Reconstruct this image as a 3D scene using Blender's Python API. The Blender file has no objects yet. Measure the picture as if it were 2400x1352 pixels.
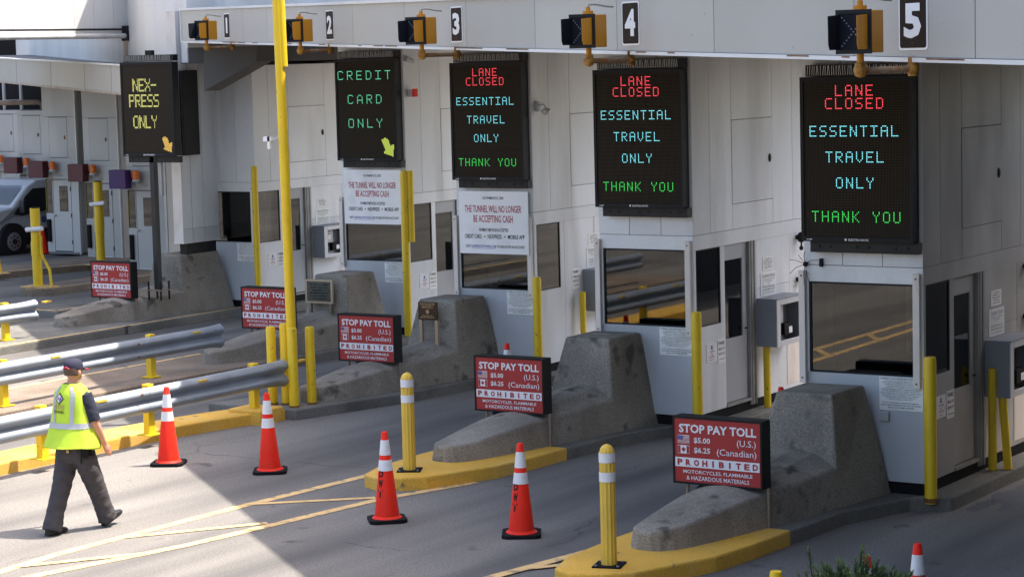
import bpy, bmesh, math, random
from mathutils import Vector, Matrix, noise
random.seed(7)
R = math.radians
sc = bpy.context.scene
C = sc.collection
# ------------------------------------------------------------------ camera, sky, sun, exposure
cam_d = bpy.data.cameras.new('camera'); cam = bpy.data.objects.new('camera', cam_d); C.objects.link(cam)
cam_d.sensor_width = 36.0; cam_d.lens = 5425.9 / 2400 * 36.0
cam_d.clip_start = 0.5; cam_d.clip_end = 500
CR, CU, CF = Vector((.84007, .54190, -.02518)), Vector((-.03356, .09823, .99460)), Vector((-.54144, .83468, -.10071))
cam.matrix_world = Matrix(((CR.x, CU.x, -CF.x, 0), (CR.y, CU.y, -CF.y, 0), (CR.z, CU.z, -CF.z, 4.651), (0, 0, 0, 1)))
sc.camera = cam
SUN_AZ = (.72, .69)          # horizontal direction towards the sun
SUN_EL = R(64)
w = bpy.data.worlds.new('World'); sc.world = w; w.use_nodes = True
wn = w.node_tree; bg = wn.nodes['Background']
sky = wn.nodes.new('ShaderNodeTexSky'); sky.sky_type = 'NISHITA'; sky.sun_disc = False
sky.sun_elevation = SUN_EL; sky.sun_rotation = math.atan2(SUN_AZ[0], SUN_AZ[1])
sky.air_density = 1.0; sky.dust_density = 4.0; sky.ozone_density = .3
wn.links.new(sky.outputs[0], bg.inputs[0]); bg.inputs[1].default_value = 0.15
sd = bpy.data.lights.new('sun', 'SUN'); sd.energy = 3.2; sd.angle = R(.53); sd.color = (1, .94, .85)
so = bpy.data.objects.new('sun', sd); C.objects.link(so)
sdir = Vector((SUN_AZ[0] * math.cos(SUN_EL), SUN_AZ[1] * math.cos(SUN_EL), math.sin(SUN_EL))).normalized()
so.rotation_euler = (-sdir).to_track_quat('-Z', 'Y').to_euler(); so.location = (20, 20, 40)
sc.view_settings.view_transform = 'Standard'; sc.view_settings.look = 'None'
sc.view_settings.exposure = 1.7; sc.view_settings.gamma = 1.0
sc.cycles.max_bounces = 8; sc.cycles.diffuse_bounces = 4; sc.cycles.glossy_bounces = 3; sc.cycles.transparent_max_bounces = 10

# ------------------------------------------------------------------ helpers
class MB:
    def __init__(s): s.v = []; s.f = []
    def add(s, vs, fs):
        b = len(s.v); s.v += [tuple(q) for q in vs]; s.f += [tuple(i + b for i in f) for f in fs]; return s
    def box(s, x0, x1, y0, y1, z0, z1):
        return s.add([(x0,y0,z0),(x1,y0,z0),(x1,y1,z0),(x0,y1,z0),(x0,y0,z1),(x1,y0,z1),(x1,y1,z1),(x0,y1,z1)],
                     [(3,2,1,0),(4,5,6,7),(0,1,5,4),(1,2,6,5),(2,3,7,6),(3,0,4,7)])
    def prism(s, poly, z0, z1, taper=0.0):
        n = len(poly); cx = sum(p[0] for p in poly)/n; cy = sum(p[1] for p in poly)/n
        top = [(cx+(x-cx)*(1-taper), cy+(y-cy)*(1-taper), z1) for x, y in poly]
        return s.add([(x,y,z0) for x,y in poly]+top, [tuple(range(n-1,-1,-1)), tuple(range(n,2*n))]+[(i,(i+1)%n,(i+1)%n+n,i+n) for i in range(n)])
    def prismY(s, poly, y0, y1):            # poly in (x,z)
        n = len(poly)
        return s.add([(x,y0,z) for x,z in poly]+[(x,y1,z) for x,z in poly], [tuple(range(n)), tuple(range(2*n-1,n-1,-1))]+[(i,i+n,(i+1)%n+n,(i+1)%n) for i in range(n)])
    def prismX(s, poly, x0, x1):            # poly in (y,z)
        n = len(poly)
        return s.add([(x0,y,z) for y,z in poly]+[(x1,y,z) for y,z in poly], [tuple(range(n-1,-1,-1)), tuple(range(n,2*n))]+[(i,(i+1)%n,(i+1)%n+n,i+n) for i in range(n)])
    def quad(s, a, b, c, d): return s.add([a,b,c,d], [(0,1,2,3)])
    def tube(s, pts, rad, n=12, cap=True, side=None, flat=None):
        """tube through pts; rad number or list (number or (ra,rb)); side = reference vector for ra"""
        pts = [Vector(p) for p in pts]; m = len(pts)
        rr = rad if isinstance(rad, (list, tuple)) and len(rad) == m and m > 1 else [rad]*m
        vs = []; ref = Vector(side) if side else None
        for i, p in enumerate(pts):
            t = (pts[min(i+1,m-1)] - pts[max(i-1,0)]).normalized()
            if ref is None: ref = Vector((1,0,0)) if abs(t.x) < .8 else Vector((0,1,0))
            a = (ref - t*ref.dot(t)).normalized(); b = t.cross(a)
            if not side: ref = a
            ra, rb = rr[i] if isinstance(rr[i], (list,tuple)) else (rr[i], rr[i])
            for k in range(n):
                q = 2*math.pi*k/n; vs.append(p + a*ra*math.cos(q) + b*rb*math.sin(q))
        fs = [(i*n+k, i*n+(k+1)%n, (i+1)*n+(k+1)%n, (i+1)*n+k) for i in range(m-1) for k in range(n)]
        if cap: fs += [tuple(range(n-1,-1,-1)), tuple(range((m-1)*n, m*n))]
        return s.add(vs, fs)
    def cyl(s, x, y, z0, z1, r, n=16, r2=None): return s.tube([(x,y,z0),(x,y,z1)], [r, r if r2 is None else r2], n)
    def ball(s, c, rx, ry=None, rz=None, nu=12, nv=8):
        ry = ry or rx; rz = rz or rx; c = Vector(c); vs = [c+Vector((0,0,-rz))]
        for j in range(1, nv):
            q = -math.pi/2+math.pi*j/nv
            for k in range(nu): a = 2*math.pi*k/nu; vs.append(c+Vector((rx*math.cos(q)*math.cos(a), ry*math.cos(q)*math.sin(a), rz*math.sin(q))))
        vs.append(c+Vector((0,0,rz))); L = len(vs)-1
        fs = [(0, 1+(k+1)%nu, 1+k) for k in range(nu)] + [(L, 1+(nv-2)*nu+k, 1+(nv-2)*nu+(k+1)%nu) for k in range(nu)]
        fs += [(1+j*nu+k, 1+j*nu+(k+1)%nu, 1+(j+1)*nu+(k+1)%nu, 1+(j+1)*nu+k) for j in range(nv-2) for k in range(nu)]
        return s.add(vs, fs)
    def build(s, name, mat, parent=None, smooth=None, bevel=0, seg=2, loc=None):
        me = bpy.data.meshes.new(name); me.from_pydata(s.v, [], s.f); me.update()
        return link(name, me, mat, parent, smooth, bevel, seg, loc)
def link(name, me, mat, parent=None, smooth=None, bevel=0, seg=2, loc=None):
    if smooth is not None:
        me.shade_smooth(); me.set_sharp_from_angle(angle=R(smooth))
    if mat and not me.materials: me.materials.append(M[mat] if isinstance(mat, str) else mat)
    o = bpy.data.objects.new(name, me); C.objects.link(o)
    if parent: o.parent = parent
    if loc: o.location = loc
    if bevel:
        b = o.modifiers.new('bevel', 'BEVEL'); b.width = bevel; b.segments = seg; b.limit_method = 'ANGLE'; b.angle_limit = R(30); b.harden_normals = False
    return o
def tag(o, label, cat, group=None):
    o['label'] = label; o['category'] = cat
    if group: o['group'] = group
    return o
def thing(name, label, cat, loc=(0,0,0), rz=0, group=None):
    o = bpy.data.objects.new(name, None); C.objects.link(o); o.empty_display_size = .2
    o.location = loc; o.rotation_euler = (0,0,rz); return tag(o, label, cat, group)
def struct(o): o['kind'] = 'structure'; return o
def dup(root, loc, rz, label, group=None):
    r = root.copy(); C.objects.link(r); r.location = loc; r.rotation_euler = (0,0,rz); r['label'] = label
    if group: r['group'] = group
    for ch in root.children:
        c = ch.copy(); C.objects.link(c); c.parent = r
        for g in ch.children:
            d = g.copy(); C.objects.link(d); d.parent = c
    return r

# ------------------------------------------------------------------ materials
M = {}
def mk(name, base, rough=.6, metal=0., var=.08, vs=1.5, fine=0., fs=90., bump=0., bs=120., dirt=None, da=.5, ds=1.2, stretch=1., spec=.4, dlo=.5, dhi=.75, coat=0., sy=1., chip=None, rnd=0., crack=0.):
    m = bpy.data.materials.new(name); m.use_nodes = True; nt = m.node_tree; N = nt.nodes; L = nt.links
    b = N['Principled BSDF']; b.inputs['Roughness'].default_value = rough; b.inputs['Metallic'].default_value = metal
    b.inputs['Specular IOR Level'].default_value = spec; b.inputs['Coat Weight'].default_value = coat
    g = N.new('ShaderNodeNewGeometry')
    def nz(scale, detail=3, st=1., syy=1.):
        mp = N.new('ShaderNodeMapping'); mp.inputs['Scale'].default_value = (1, syy, st); L.new(g.outputs['Position'], mp.inputs['Vector'])
        t = N.new('ShaderNodeTexNoise'); t.inputs['Scale'].default_value = scale; t.inputs['Detail'].default_value = detail; L.new(mp.outputs[0], t.inputs['Vector']); return t.outputs['Fac']
    def ramp(f, lo, hi):
        r = N.new('ShaderNodeMapRange'); r.inputs[1].default_value = lo; r.inputs[2].default_value = hi; L.new(f, r.inputs[0]); return r.outputs[0]
    def mix(f, a, c, t='MIX'):
        x = N.new('ShaderNodeMix'); x.data_type = 'RGBA'; x.blend_type = t
        if isinstance(f, float): x.inputs[0].default_value = f
        else: L.new(f, x.inputs[0])
        for i, q in ((6, a), (7, c)):
            if isinstance(q, tuple): x.inputs[i].default_value = (*q, 1)
            else: L.new(q, x.inputs[i])
        return x.outputs[2]
    col = mix(ramp(nz(vs), .3, .7), tuple(c*(1-var) for c in base), tuple(min(1, c*(1+var)) for c in base))
    if fine:
        col = mix(ramp(nz(fs, 2), .35, .65), mix(1., col, (1-fine,)*3, 'MULTIPLY'), mix(1., col, (1+fine,)*3, 'MULTIPLY'))
    if dirt:
        f = ramp(nz(ds, 6, stretch, sy), dlo, dhi); mu = N.new('ShaderNodeMath'); mu.operation = 'MULTIPLY'; mu.inputs[1].default_value = da; L.new(f, mu.inputs[0])
        col = mix(mu.outputs[0], col, dirt)
    if chip:
        col = mix(ramp(nz(chip[1], 3), chip[2], chip[3]), col, chip[0])
    if crack:
        dn = N.new('ShaderNodeTexNoise'); dn.inputs['Scale'].default_value = 1.1; dn.inputs['Detail'].default_value = 5; L.new(g.outputs['Position'], dn.inputs['Vector'])
        va = N.new('ShaderNodeVectorMath'); va.operation = 'MULTIPLY_ADD'; va.inputs[1].default_value = (.9,.9,0); L.new(dn.outputs['Color'], va.inputs[0]); L.new(g.outputs['Position'], va.inputs[2])
        vo = N.new('ShaderNodeTexVoronoi'); vo.feature = 'DISTANCE_TO_EDGE'; vo.inputs['Scale'].default_value = .32; L.new(va.outputs[0], vo.inputs['Vector'])
        a_ = ramp(vo.outputs['Distance'], .006, .001); q_ = ramp(nz(.5, 2), .50, .56); mm = N.new('ShaderNodeMath'); mm.operation = 'MULTIPLY'; L.new(a_, mm.inputs[0]); L.new(q_, mm.inputs[1])
        m2 = N.new('ShaderNodeMath'); m2.operation = 'MULTIPLY'; m2.inputs[1].default_value = crack; L.new(mm.outputs[0], m2.inputs[0]); col = mix(m2.outputs[0], col, (.035,.034,.034))
    if rnd:
        oi = N.new('ShaderNodeObjectInfo'); r2 = N.new('ShaderNodeMapRange'); r2.inputs[3].default_value = 1-rnd; r2.inputs[4].default_value = 1+rnd*.5; L.new(oi.outputs['Random'], r2.inputs[0])
        cb = N.new('ShaderNodeCombineColor'); [L.new(r2.outputs[0], cb.inputs[k]) for k in range(3)]; col = mix(1., col, cb.outputs[0], 'MULTIPLY')
    L.new(col, b.inputs['Base Color'])
    rr = N.new('ShaderNodeMapRange'); rr.inputs[3].default_value = max(0, rough-.08); rr.inputs[4].default_value = min(1, rough+.1); L.new(nz(vs*4), rr.inputs[0]); L.new(rr.outputs[0], b.inputs['Roughness'])
    if bump:
        bn = N.new('ShaderNodeBump'); bn.inputs['Strength'].default_value = bump; bn.inputs['Distance'].default_value = .01; L.new(nz(bs, 4), bn.inputs['Height']); L.new(bn.outputs[0], b.inputs['Normal'])
    M[name] = m; return m
mk('asphalt', (.200,.184,.166), .9, var=.16, vs=.35, fine=.20, fs=42, bump=.25, bs=150, dirt=(.082,.078,.077), da=.9, ds=1.1, dlo=.42, dhi=.74, spec=.15, sy=.10, crack=.45, chip=((.07,.066,.064),2.2,.66,.80))
mk('asphalt_oil', (.10,.10,.105), .85, var=.2, vs=1.2, fine=.3, fs=60, bump=.4)
mk('concrete', (.31,.272,.222), .92, var=.17, vs=1.6, fine=.24, fs=60, bump=.6, bs=100, dirt=(.12,.10,.08), da=.75, ds=1.5, stretch=.45, dlo=.45, dhi=.78, spec=.15, chip=((.125,.11,.092),3.2,.60,.70))
mk('concrete_dark', (.09,.085,.08), .9, var=.2, vs=.8, fine=.2, bump=.5)
mk('kerb', (.19,.18,.16), .92, var=.15, vs=1.2, fine=.22, fs=60, bump=.6, bs=90, dirt=(.09,.08,.07), da=.7, ds=1.3, spec=.2)
mk('kerb_dusty', (.22,.17,.13), .95, var=.2, vs=1.5, fine=.3, fs=50, bump=.6, bs=80, dirt=(.30,.25,.2), da=.5, ds=1.1, spec=.15)
mk('kerb_yellow', (.72,.40,.055), .8, var=.08, vs=2., fine=.10, fs=50, bump=.45, bs=50, dirt=(.66,.46,.18), da=.5, ds=1.7, dlo=.5, dhi=.75, chip=((.25,.17,.08),6,.67,.74))
mk('line_paint', (.72,.47,.20), .8, var=.12, vs=3, fine=.15, fs=70, dirt=(.17,.155,.13), da=.8, ds=7, dlo=.52, dhi=.66)
mk('wall', (.745,.75,.75), .5, var=.06, vs=.8, dirt=(.36,.33,.28), da=.75, ds=1.8, stretch=.16, dlo=.48, dhi=.85, fine=.03, fs=40, rnd=.09, chip=((.30,.26,.21),24,.74,.80))
mk('wall_low_shade', (.47,.48,.50), .5, var=.06, vs=.8, dirt=(.28,.265,.24), da=.6, ds=1.5, stretch=.3, dlo=.5, dhi=.85, chip=((.30,.26,.21),24,.74,.80))  # wall paint darkened for the lower front panels, shade put into the colour
mk('wall_dark', (.40,.385,.36), .5, rnd=.08, var=.2, vs=.9, dirt=(.17,.155,.135), da=.75, ds=1.3, stretch=.3, dlo=.42, dhi=.78)  # darker, mottled wall paint for the side of the nearest booth
mk('wall_seam', (.16,.16,.165), .7)
mk('wall_far', (.46,.455,.44), .6, rnd=.08, var=.06, vs=.9, dirt=(.27,.26,.24), da=.5, ds=1.1, stretch=.35)
mk('fascia', (.41,.395,.365), .5, rnd=.07, chip=((.26,.21,.15),16,.70,.78), var=.05, vs=.7, dirt=(.40,.35,.28), da=.6, ds=1.8, stretch=.25, dlo=.52, dhi=.85)
mk('upper', (.66,.65,.64), .6, rnd=.05, var=.05, vs=.6, dirt=(.5,.46,.42), da=.5, ds=1.2, stretch=.12, dlo=.55, dhi=.8)
mk('rust_stain', (.47,.40,.33), .8, var=.12, vs=3, dirt=(.27,.16,.09), da=.8, ds=4, stretch=.18, dlo=.45, dhi=.75)
mk('soffit', (.13,.125,.12), .8, var=.1)
mk('plinth', (.008,.008,.009), .7, var=.3, spec=.15)
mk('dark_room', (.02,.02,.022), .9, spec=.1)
mk('console', (.006,.006,.007), .6, spec=.15)
mk('aluminium', (.58,.57,.56), .45, .25, var=.05, dirt=(.38,.33,.28), da=.5, ds=5, stretch=.4)
mk('alu_beige', (.76,.68,.61), .6, var=.05, dirt=(.45,.38,.32), da=.5, ds=5, stretch=.4)
mk('track_grey', (.30,.285,.265), .6, .2, var=.15, vs=4)
mk('door_grey', (.40,.405,.41), .5, var=.06)
mk('frame_dark', (.016,.016,.018), .55, spec=.2)
mk('white_board', (.90,.885,.88), .5, var=.02, dirt=(.6,.58,.55), da=.4, ds=3)
mk('paper', (.86,.84,.80), .6, var=.03, dirt=(.45,.43,.40), da=.5, ds=6, dlo=.5, dhi=.8)
mk('ink', (.025,.025,.028), .8, spec=.1, var=.05)
mk('ink_grey', (.16,.16,.165), .7, var=.05)
mk('ink_red', (.42,.035,.06), .6, var=.04)
mk('ink_blue', (.12,.12,.42), .6, var=.04)
mk('kiosk_body', (.27,.28,.31), .5, .1, var=.05, dirt=(.2,.19,.18), da=.4)
mk('kiosk_trim', (.55,.55,.56), .4, .2, var=.04)
mk('kiosk_face', (.50,.50,.49), .45)
mk('black_metal', (.006,.006,.008), .55, .0, var=.2, spec=.25)
mk('bezel', (.016,.015,.016), .6, var=.15, spec=.2)
mk('mount_plate', (.020,.018,.016), .6, .2, var=.2, vs=6)
mk('spike', (.5,.48,.46), .4, .4)
mk('yellow', (.80,.53,.012), .42, chip=((.22,.12,.03),18,.69,.74), var=.05, vs=3, dirt=(.35,.20,.02), da=.5, ds=6, stretch=.4, dlo=.6, dhi=.75, spec=.5)
mk('yellow_plastic', (.74,.47,.06), .5, chip=((.30,.2,.06),22,.68,.74), var=.04, vs=3, dirt=(.5,.32,.06), da=.4, ds=5)
mk('rust', (.20,.085,.025), .8, .1, var=.35, vs=14, bump=.5, bs=60)
mk('pipe_rusty', (.30,.22,.15), .7, .2, var=.3, vs=12, dirt=(.30,.13,.03), da=.9, ds=14, dlo=.45, dhi=.6)
mk('signal_yellow', (.50,.215,.006), .45, var=.04, vs=5)
mk('signal_rust', (.45,.22,.02), .6, var=.3, vs=20, dirt=(.16,.06,.02), da=.9, ds=20, dlo=.42, dhi=.6)
mk('visor_black', (.007,.009,.016), .6, spec=.2)
mk('lens_ring', (.16,.18,.22), .4)
mk('plate_white', (.78,.77,.76), .4)
mk('plate_brown', (.022,.011,.007), .6, var=.15, spec=.08)
mk('galv', (.30,.335,.385), .48, .4, var=.12, vs=3, dirt=(.30,.31,.33), da=.5, ds=5)
mk('cone_red', (.82,.024,.008), .6, spec=.25, chip=((.35,.05,.03),26,.68,.76), var=.06, vs=6, dirt=(.45,.06,.03), da=.35, ds=8)
mk('cone_white', (.74,.73,.74), .35, var=.03, dirt=(.55,.5,.48), da=.4, ds=14)
mk('rubber', (.008,.008,.009), .75, spec=.15, var=.2, vs=8)
mk('sign_red', (.36,.040,.036), .5, spec=.2, var=.03, vs=2)
mk('sign_white', (.72,.71,.74), .4, var=.02)
mk('flag_blue', (.07,.10,.30), .4)
mk('post_brown', (.26,.20,.15), .5, .3, var=.15)
mk('wood_tan', (.50,.36,.23), .6, var=.08)
mk('plaque_green', (.085,.085,.065), .5, .3, var=.25, vs=12)
mk('plaque_bronze', (.075,.040,.020), .4, .5, var=.2, vs=10)
mk('bronze_text', (.45,.30,.16), .4, .5)
mk('steel_post', (.028,.026,.027), .5, .3, var=.2)
mk('vest', (.47,.66,.04), .7, var=.05, vs=7, bump=.25, bs=18)
mk('vest_trim', (.58,.86,.07), .6)
mk('silver_band', (.42,.42,.45), .35, .2)
mk('navy', (.018,.021,.038), .85, var=.15, vs=10)
mk('trousers', (.052,.048,.053), .9, var=.12, vs=9, bump=.5, bs=16)
mk('shoe', (.014,.013,.013), .45)
mk('skin', (.55,.27,.18), .5, var=.07, vs=9)
mk('hair', (.10,.065,.045), .8)
mk('cap_navy', (.022,.022,.045), .85)
mk('cap_red', (.55,.04,.07), .8)
mk('van_white', (.62,.63,.65), .3, .1, var=.02, coat=.4)
mk('van_black', (.018,.018,.02), .5)
mk('tyre', (.018,.018,.018), .85)
mk('wheel_steel', (.33,.33,.34), .4, .5)
mk('box_red', (.085,.018,.022), .5, var=.15)
mk('box_purple', (.055,.018,.115), .5, var=.1)
mk('beacon', (.72,.17,.03), .25, var=.25, vs=18)
mk('grey_plastic', (.45,.45,.46), .5)
mk('olive_trim', (.20,.17,.02), .6)
mk('bark', (.07,.045,.03), .9)
mk('needle', (.05,.10,.035), .6, var=.45, vs=9)
mk('needle_tip', (.13,.19,.06), .6, var=.3, vs=9)
def glass(name, fac, tint, rough=.015):
    m = bpy.data.materials.new(name); m.use_nodes = True; nt = m.node_tree; nt.nodes.clear()
    o = nt.nodes.new('ShaderNodeOutputMaterial'); mx = nt.nodes.new('ShaderNodeMixShader'); t = nt.nodes.new('ShaderNodeBsdfTransparent'); g = nt.nodes.new('ShaderNodeBsdfGlossy')
    lw = nt.nodes.new('ShaderNodeLayerWeight'); lw.inputs[0].default_value = .22; mr = nt.nodes.new('ShaderNodeMapRange'); mr.inputs[3].default_value = fac; mr.inputs[4].default_value = 1
    t.inputs[0].default_value = (*tint, 1); g.inputs['Roughness'].default_value = rough; g.inputs[0].default_value = (.9,.9,.88,1)
    nt.links.new(lw.outputs['Fresnel'], mr.inputs[0]); nt.links.new(mr.outputs[0], mx.inputs[0]); nt.links.new(t.outputs[0], mx.inputs[1]); nt.links.new(g.outputs[0], mx.inputs[2]); nt.links.new(mx.outputs[0], o.inputs[0]); M[name] = m
glass('glass', .05, (.34,.35,.35))
glass('van_glass', .06, (.10,.10,.11))
def emit(name, col, st):
    m = bpy.data.materials.new(name); m.use_nodes = True; b = m.node_tree.nodes['Principled BSDF']
    b.inputs['Base Color'].default_value = (.02,.02,.02,1); b.inputs['Emission Color'].default_value = (*col, 1); b.inputs['Emission Strength'].default_value = st; M[name] = m
LE = .42
emit('led_red', (1,.06,.09), LE*1.5); emit('led_cyan', (.22,.85,.95), LE*1.25); emit('led_green', (.03,.75,.10), LE*1.2)
emit('led_mint', (.16,.95,.50), LE*1.15); emit('led_lime', (.92,.92,.25), LE*1.15); emit('led_amber', (1,.62,.12), LE*1.4); emit('led_yellow', (.72,.9,.12), LE*1.3)
def led_panel():
    m = bpy.data.materials.new('led_panel'); m.use_nodes = True; nt = m.node_tree; N = nt.nodes; L = nt.links; b = N['Principled BSDF']
    tc = N.new('ShaderNodeTexCoord'); sp = N.new('ShaderNodeSeparateXYZ'); L.new(tc.outputs['Object'], sp.inputs[0])
    def wave(sock, pitch):
        a = N.new('ShaderNodeMath'); a.operation = 'MULTIPLY'; a.inputs[1].default_value = 2*math.pi/pitch; L.new(sock, a.inputs[0])
        c = N.new('ShaderNodeMath'); c.operation = 'COSINE'; L.new(a.outputs[0], c.inputs[0]); return c.outputs[0]
    s = N.new('ShaderNodeMath'); s.operation = 'ADD'; L.new(wave(sp.outputs[0], 1.139/72), s.inputs[0]); L.new(wave(sp.outputs[2], 1.55/96), s.inputs[1])
    mr = N.new('ShaderNodeMapRange'); mr.inputs[1].default_value = -.3; mr.inputs[2].default_value = .3; L.new(s.outputs[0], mr.inputs[0])
    x = N.new('ShaderNodeMix'); x.data_type = 'RGBA'; x.inputs[6].default_value = (.005,.0045,.004,1); x.inputs[7].default_value = (.058,.045,.031,1); L.new(mr.outputs[0], x.inputs[0]); L.new(x.outputs[2], b.inputs['Base Color'])
    b.inputs['Roughness'].default_value = .8; b.inputs['Specular IOR Level'].default_value = .1; M['led_panel'] = m
led_panel()

# ------------------------------------------------------------------ lettering
def text_mesh(s, bold=.0):
    cu = bpy.data.curves.new('t', 'FONT'); cu.body = s; cu.size = 1; cu.resolution_u = 2; cu.offset = bold; cu.fill_mode = 'FRONT'
    o = bpy.data.objects.new('t', cu); me = bpy.data.meshes.new_from_object(o)
    vs = [tuple(v.co) for v in me.vertices]; fs = [tuple(p.vertices) for p in me.polygons]
    bpy.data.objects.remove(o); bpy.data.curves.remove(cu); bpy.data.meshes.remove(me)
    return vs, fs
TC = {}
def txt(mb, s, x0, x1, z0, z1, y, plane='front', bold=.0, fit=True):
    """lay text into the rectangle; front: x,z plane facing -Y at y; side: y,z plane facing +X at x=y"""
    k = (s, bold)
    if k not in TC: TC[k] = text_mesh(s, bold)
    vs, fs = TC[k]
    if not vs: return
    a0 = min(v[0] for v in vs); a1 = max(v[0] for v in vs); b0 = min(v[1] for v in vs); b1 = max(v[1] for v in vs)
    out = []
    for v in vs:
        u = x0+(v[0]-a0)/(a1-a0)*(x1-x0); q = z0+(v[1]-b0)/max(1e-6, b1-b0)*(z1-z0)
        out.append((u, y, q) if plane == 'front' else (y, u, q))
    mb.add(out, fs)
def scribble(mb, x0, x1, z0, z1, y, plane='front', seed=1):
    """print too small to read: a row of word-sized marks"""
    rnd = random.Random(seed*97+int(z0*1e4)); x = x0; h = z1-z0
    while x < x1-h*.5:
        wd = min(x1-x, h*rnd.uniform(1.2,3.6))
        a, b_ = x, x+wd; c = h*rnd.uniform(.55,1)
        vs = [(a,y,z0),(b_,y,z0),(b_,y,z0+c),(a,y,z0+c)] if plane == 'front' else [(y,a,z0),(y,b_,z0),(y,b_,z0+c),(y,a,z0+c)]
        mb.add(vs, [(0,1,2,3)]); x += wd+h*.5
F5 = {'A':'01110 10001 10001 11111 10001 10001 10001','C':'01111 10000 10000 10000 10000 10000 01111','D':'11110 10001 10001 10001 10001 10001 11110','E':'11111 10000 10000 11110 10000 10000 11111',
'H':'10001 10001 10001 11111 10001 10001 10001','I':'11111 00100 00100 00100 00100 00100 11111','K':'10001 10010 10100 11000 10100 10010 10001','L':'10000 10000 10000 10000 10000 10000 11111','N':'10001 11001 11001 10101 10011 10011 10001',
'O':'01110 10001 10001 10001 10001 10001 01110','P':'11110 10001 10001 11110 10000 10000 10000','R':'11110 10001 10001 11110 10100 10010 10001','S':'01111 10000 10000 01110 00001 00001 11110','T':'11111 00100 00100 00100 00100 00100 00100',
'U':'10001 10001 10001 10001 10001 10001 01110','V':'10001 10001 10001 10001 10001 01010 00100','X':'10001 10001 01010 00100 01010 10001 10001','Y':'10001 10001 01010 00100 00100 00100 00100','-':'00000 00000 00000 11111 00000 00000 00000',' ':'00000 '*7}
PX, PZ = 1.139/72, 1.55/96
def led_dots(cells, zoff=-.0025):
    mb = MB()
    for c, r in cells:
        x = .035+(c+.5)*PX; z = 1.601-(r+.5)*PZ; h = .285*PX
        mb.quad((x-h,zoff+.012,z-h),(x+h,zoff+.012,z-h),(x+h,zoff+.012,z+h),(x-h,zoff+.012,z+h))
    return mb
def led_text(s, col, row, gw=5, gh=7, pitch=7):
    out = []
    for i, ch in enumerate(s):
        g = F5[ch].split() if ch != ' ' else None
        if not g: continue
        for r in range(gh):
            for c in range(gw):
                if g[min(6, r*7//gh)][min(4, c*5//gw)] == '1': out.append((col+i*pitch+c, row+r))
    return out
def led_text_thin(s, col, row, pitch=12):   # 7x9 outlines with single-dot strokes
    S = {'C':[(1,0,5,0),(0,1,0,7),(1,8,5,8),(6,1,6,1),(6,7,6,7)],'R':[(0,0,0,8),(0,0,5,0),(6,1,6,3),(0,4,5,4),(3,5,3,5),(4,6,4,6),(5,7,5,7),(6,8,6,8)],'E':[(0,0,0,8),(0,0,6,0),(0,4,5,4),(0,8,6,8)],
         'D':[(0,0,0,8),(0,0,4,0),(0,8,4,8),(5,1,5,1),(6,2,6,6),(5,7,5,7)],'I':[(0,0,6,0),(3,0,3,8),(0,8,6,8)],'T':[(0,0,6,0),(3,0,3,8)],'A':[(1,1,1,1),(2,0,4,0),(5,1,5,1),(0,2,0,8),(6,2,6,8),(0,5,6,5)],
         'O':[(1,0,5,0),(0,1,0,7),(6,1,6,7),(1,8,5,8)],'N':[(0,0,0,8),(6,0,6,8),(1,1,1,2),(2,3,2,3),(3,4,3,4),(4,5,4,5),(5,6,5,7)],'L':[(0,0,0,8),(0,8,6,8)],'Y':[(0,0,0,1),(1,2,1,2),(2,3,2,3),(3,4,3,8),(4,3,4,3),(5,2,5,2),(6,0,6,1)]}
    out = set()
    for i, ch in enumerate(s):
        for x0,y0,x1,y1 in S.get(ch, []):
            for x in range(x0, x1+1):
                for y in range(y0, y1+1): out.add((col+i*pitch+x, row+y))
    return sorted(out)
def led_arrow(c0, r0, c1, r1):               # fat arrow pointing down and to the right
    poly = [(.30,0),(.55,.10),(.72,.42),(1.0,.36),(.93,1.0),(.10,.80),(.32,.66),(.02,.12)]
    def inside(x, y):
        k = False
        for i in range(len(poly)):
            (ax,ay),(bx,by) = poly[i], poly[i-1]
            if (ay > y) != (by > y) and x < (bx-ax)*(y-ay)/(by-ay)+ax: k = not k
        return k
    return [(c, r) for c in range(c0, c1) for r in range(r0, r1) if inside((c-c0+.5)/(c1-c0), (r-r0+.5)/(r1-r0))]

# ------------------------------------------------------------------ the ground
BO = {5:(-9.027,21.423), 4:(-13.159,24.279), 3:(-17.329,27.319), 2:(-21.773,30.503), 1:(-26.88,32.92)}   # front right corner of each booth
OO = {5:(-9.027,21.423), 4:(-13.329,24.429), 3:(-17.569,27.399), 2:(-21.36,29.92), 1:(-27.06,32.64)}     # anchor of each island's crash block
K = .14
g = MB()
g.quad((-140,-60,0),(60,-60,0),(60,150,0),(-140,150,0))
road = struct(g.build('road', 'asphalt'))
def strip(name, pts, wd, mat, z=.004, parent=None):
    mb = MB(); n = len(pts); L_ = []; R_ = []
    for i in range(n):
        a = Vector(pts[max(i-1,0)]); b = Vector(pts[min(i+1,n-1)]); t = (b-a).normalized(); nn = Vector((-t.y, t.x))*wd/2; p = Vector(pts[i])
        L_.append((*(p+nn), z)); R_.append((*(p-nn), z))
    for i in range(n-1): mb.quad(R_[i], R_[i+1], L_[i+1], L_[i])
    return mb.build(name, mat, parent)
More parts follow.
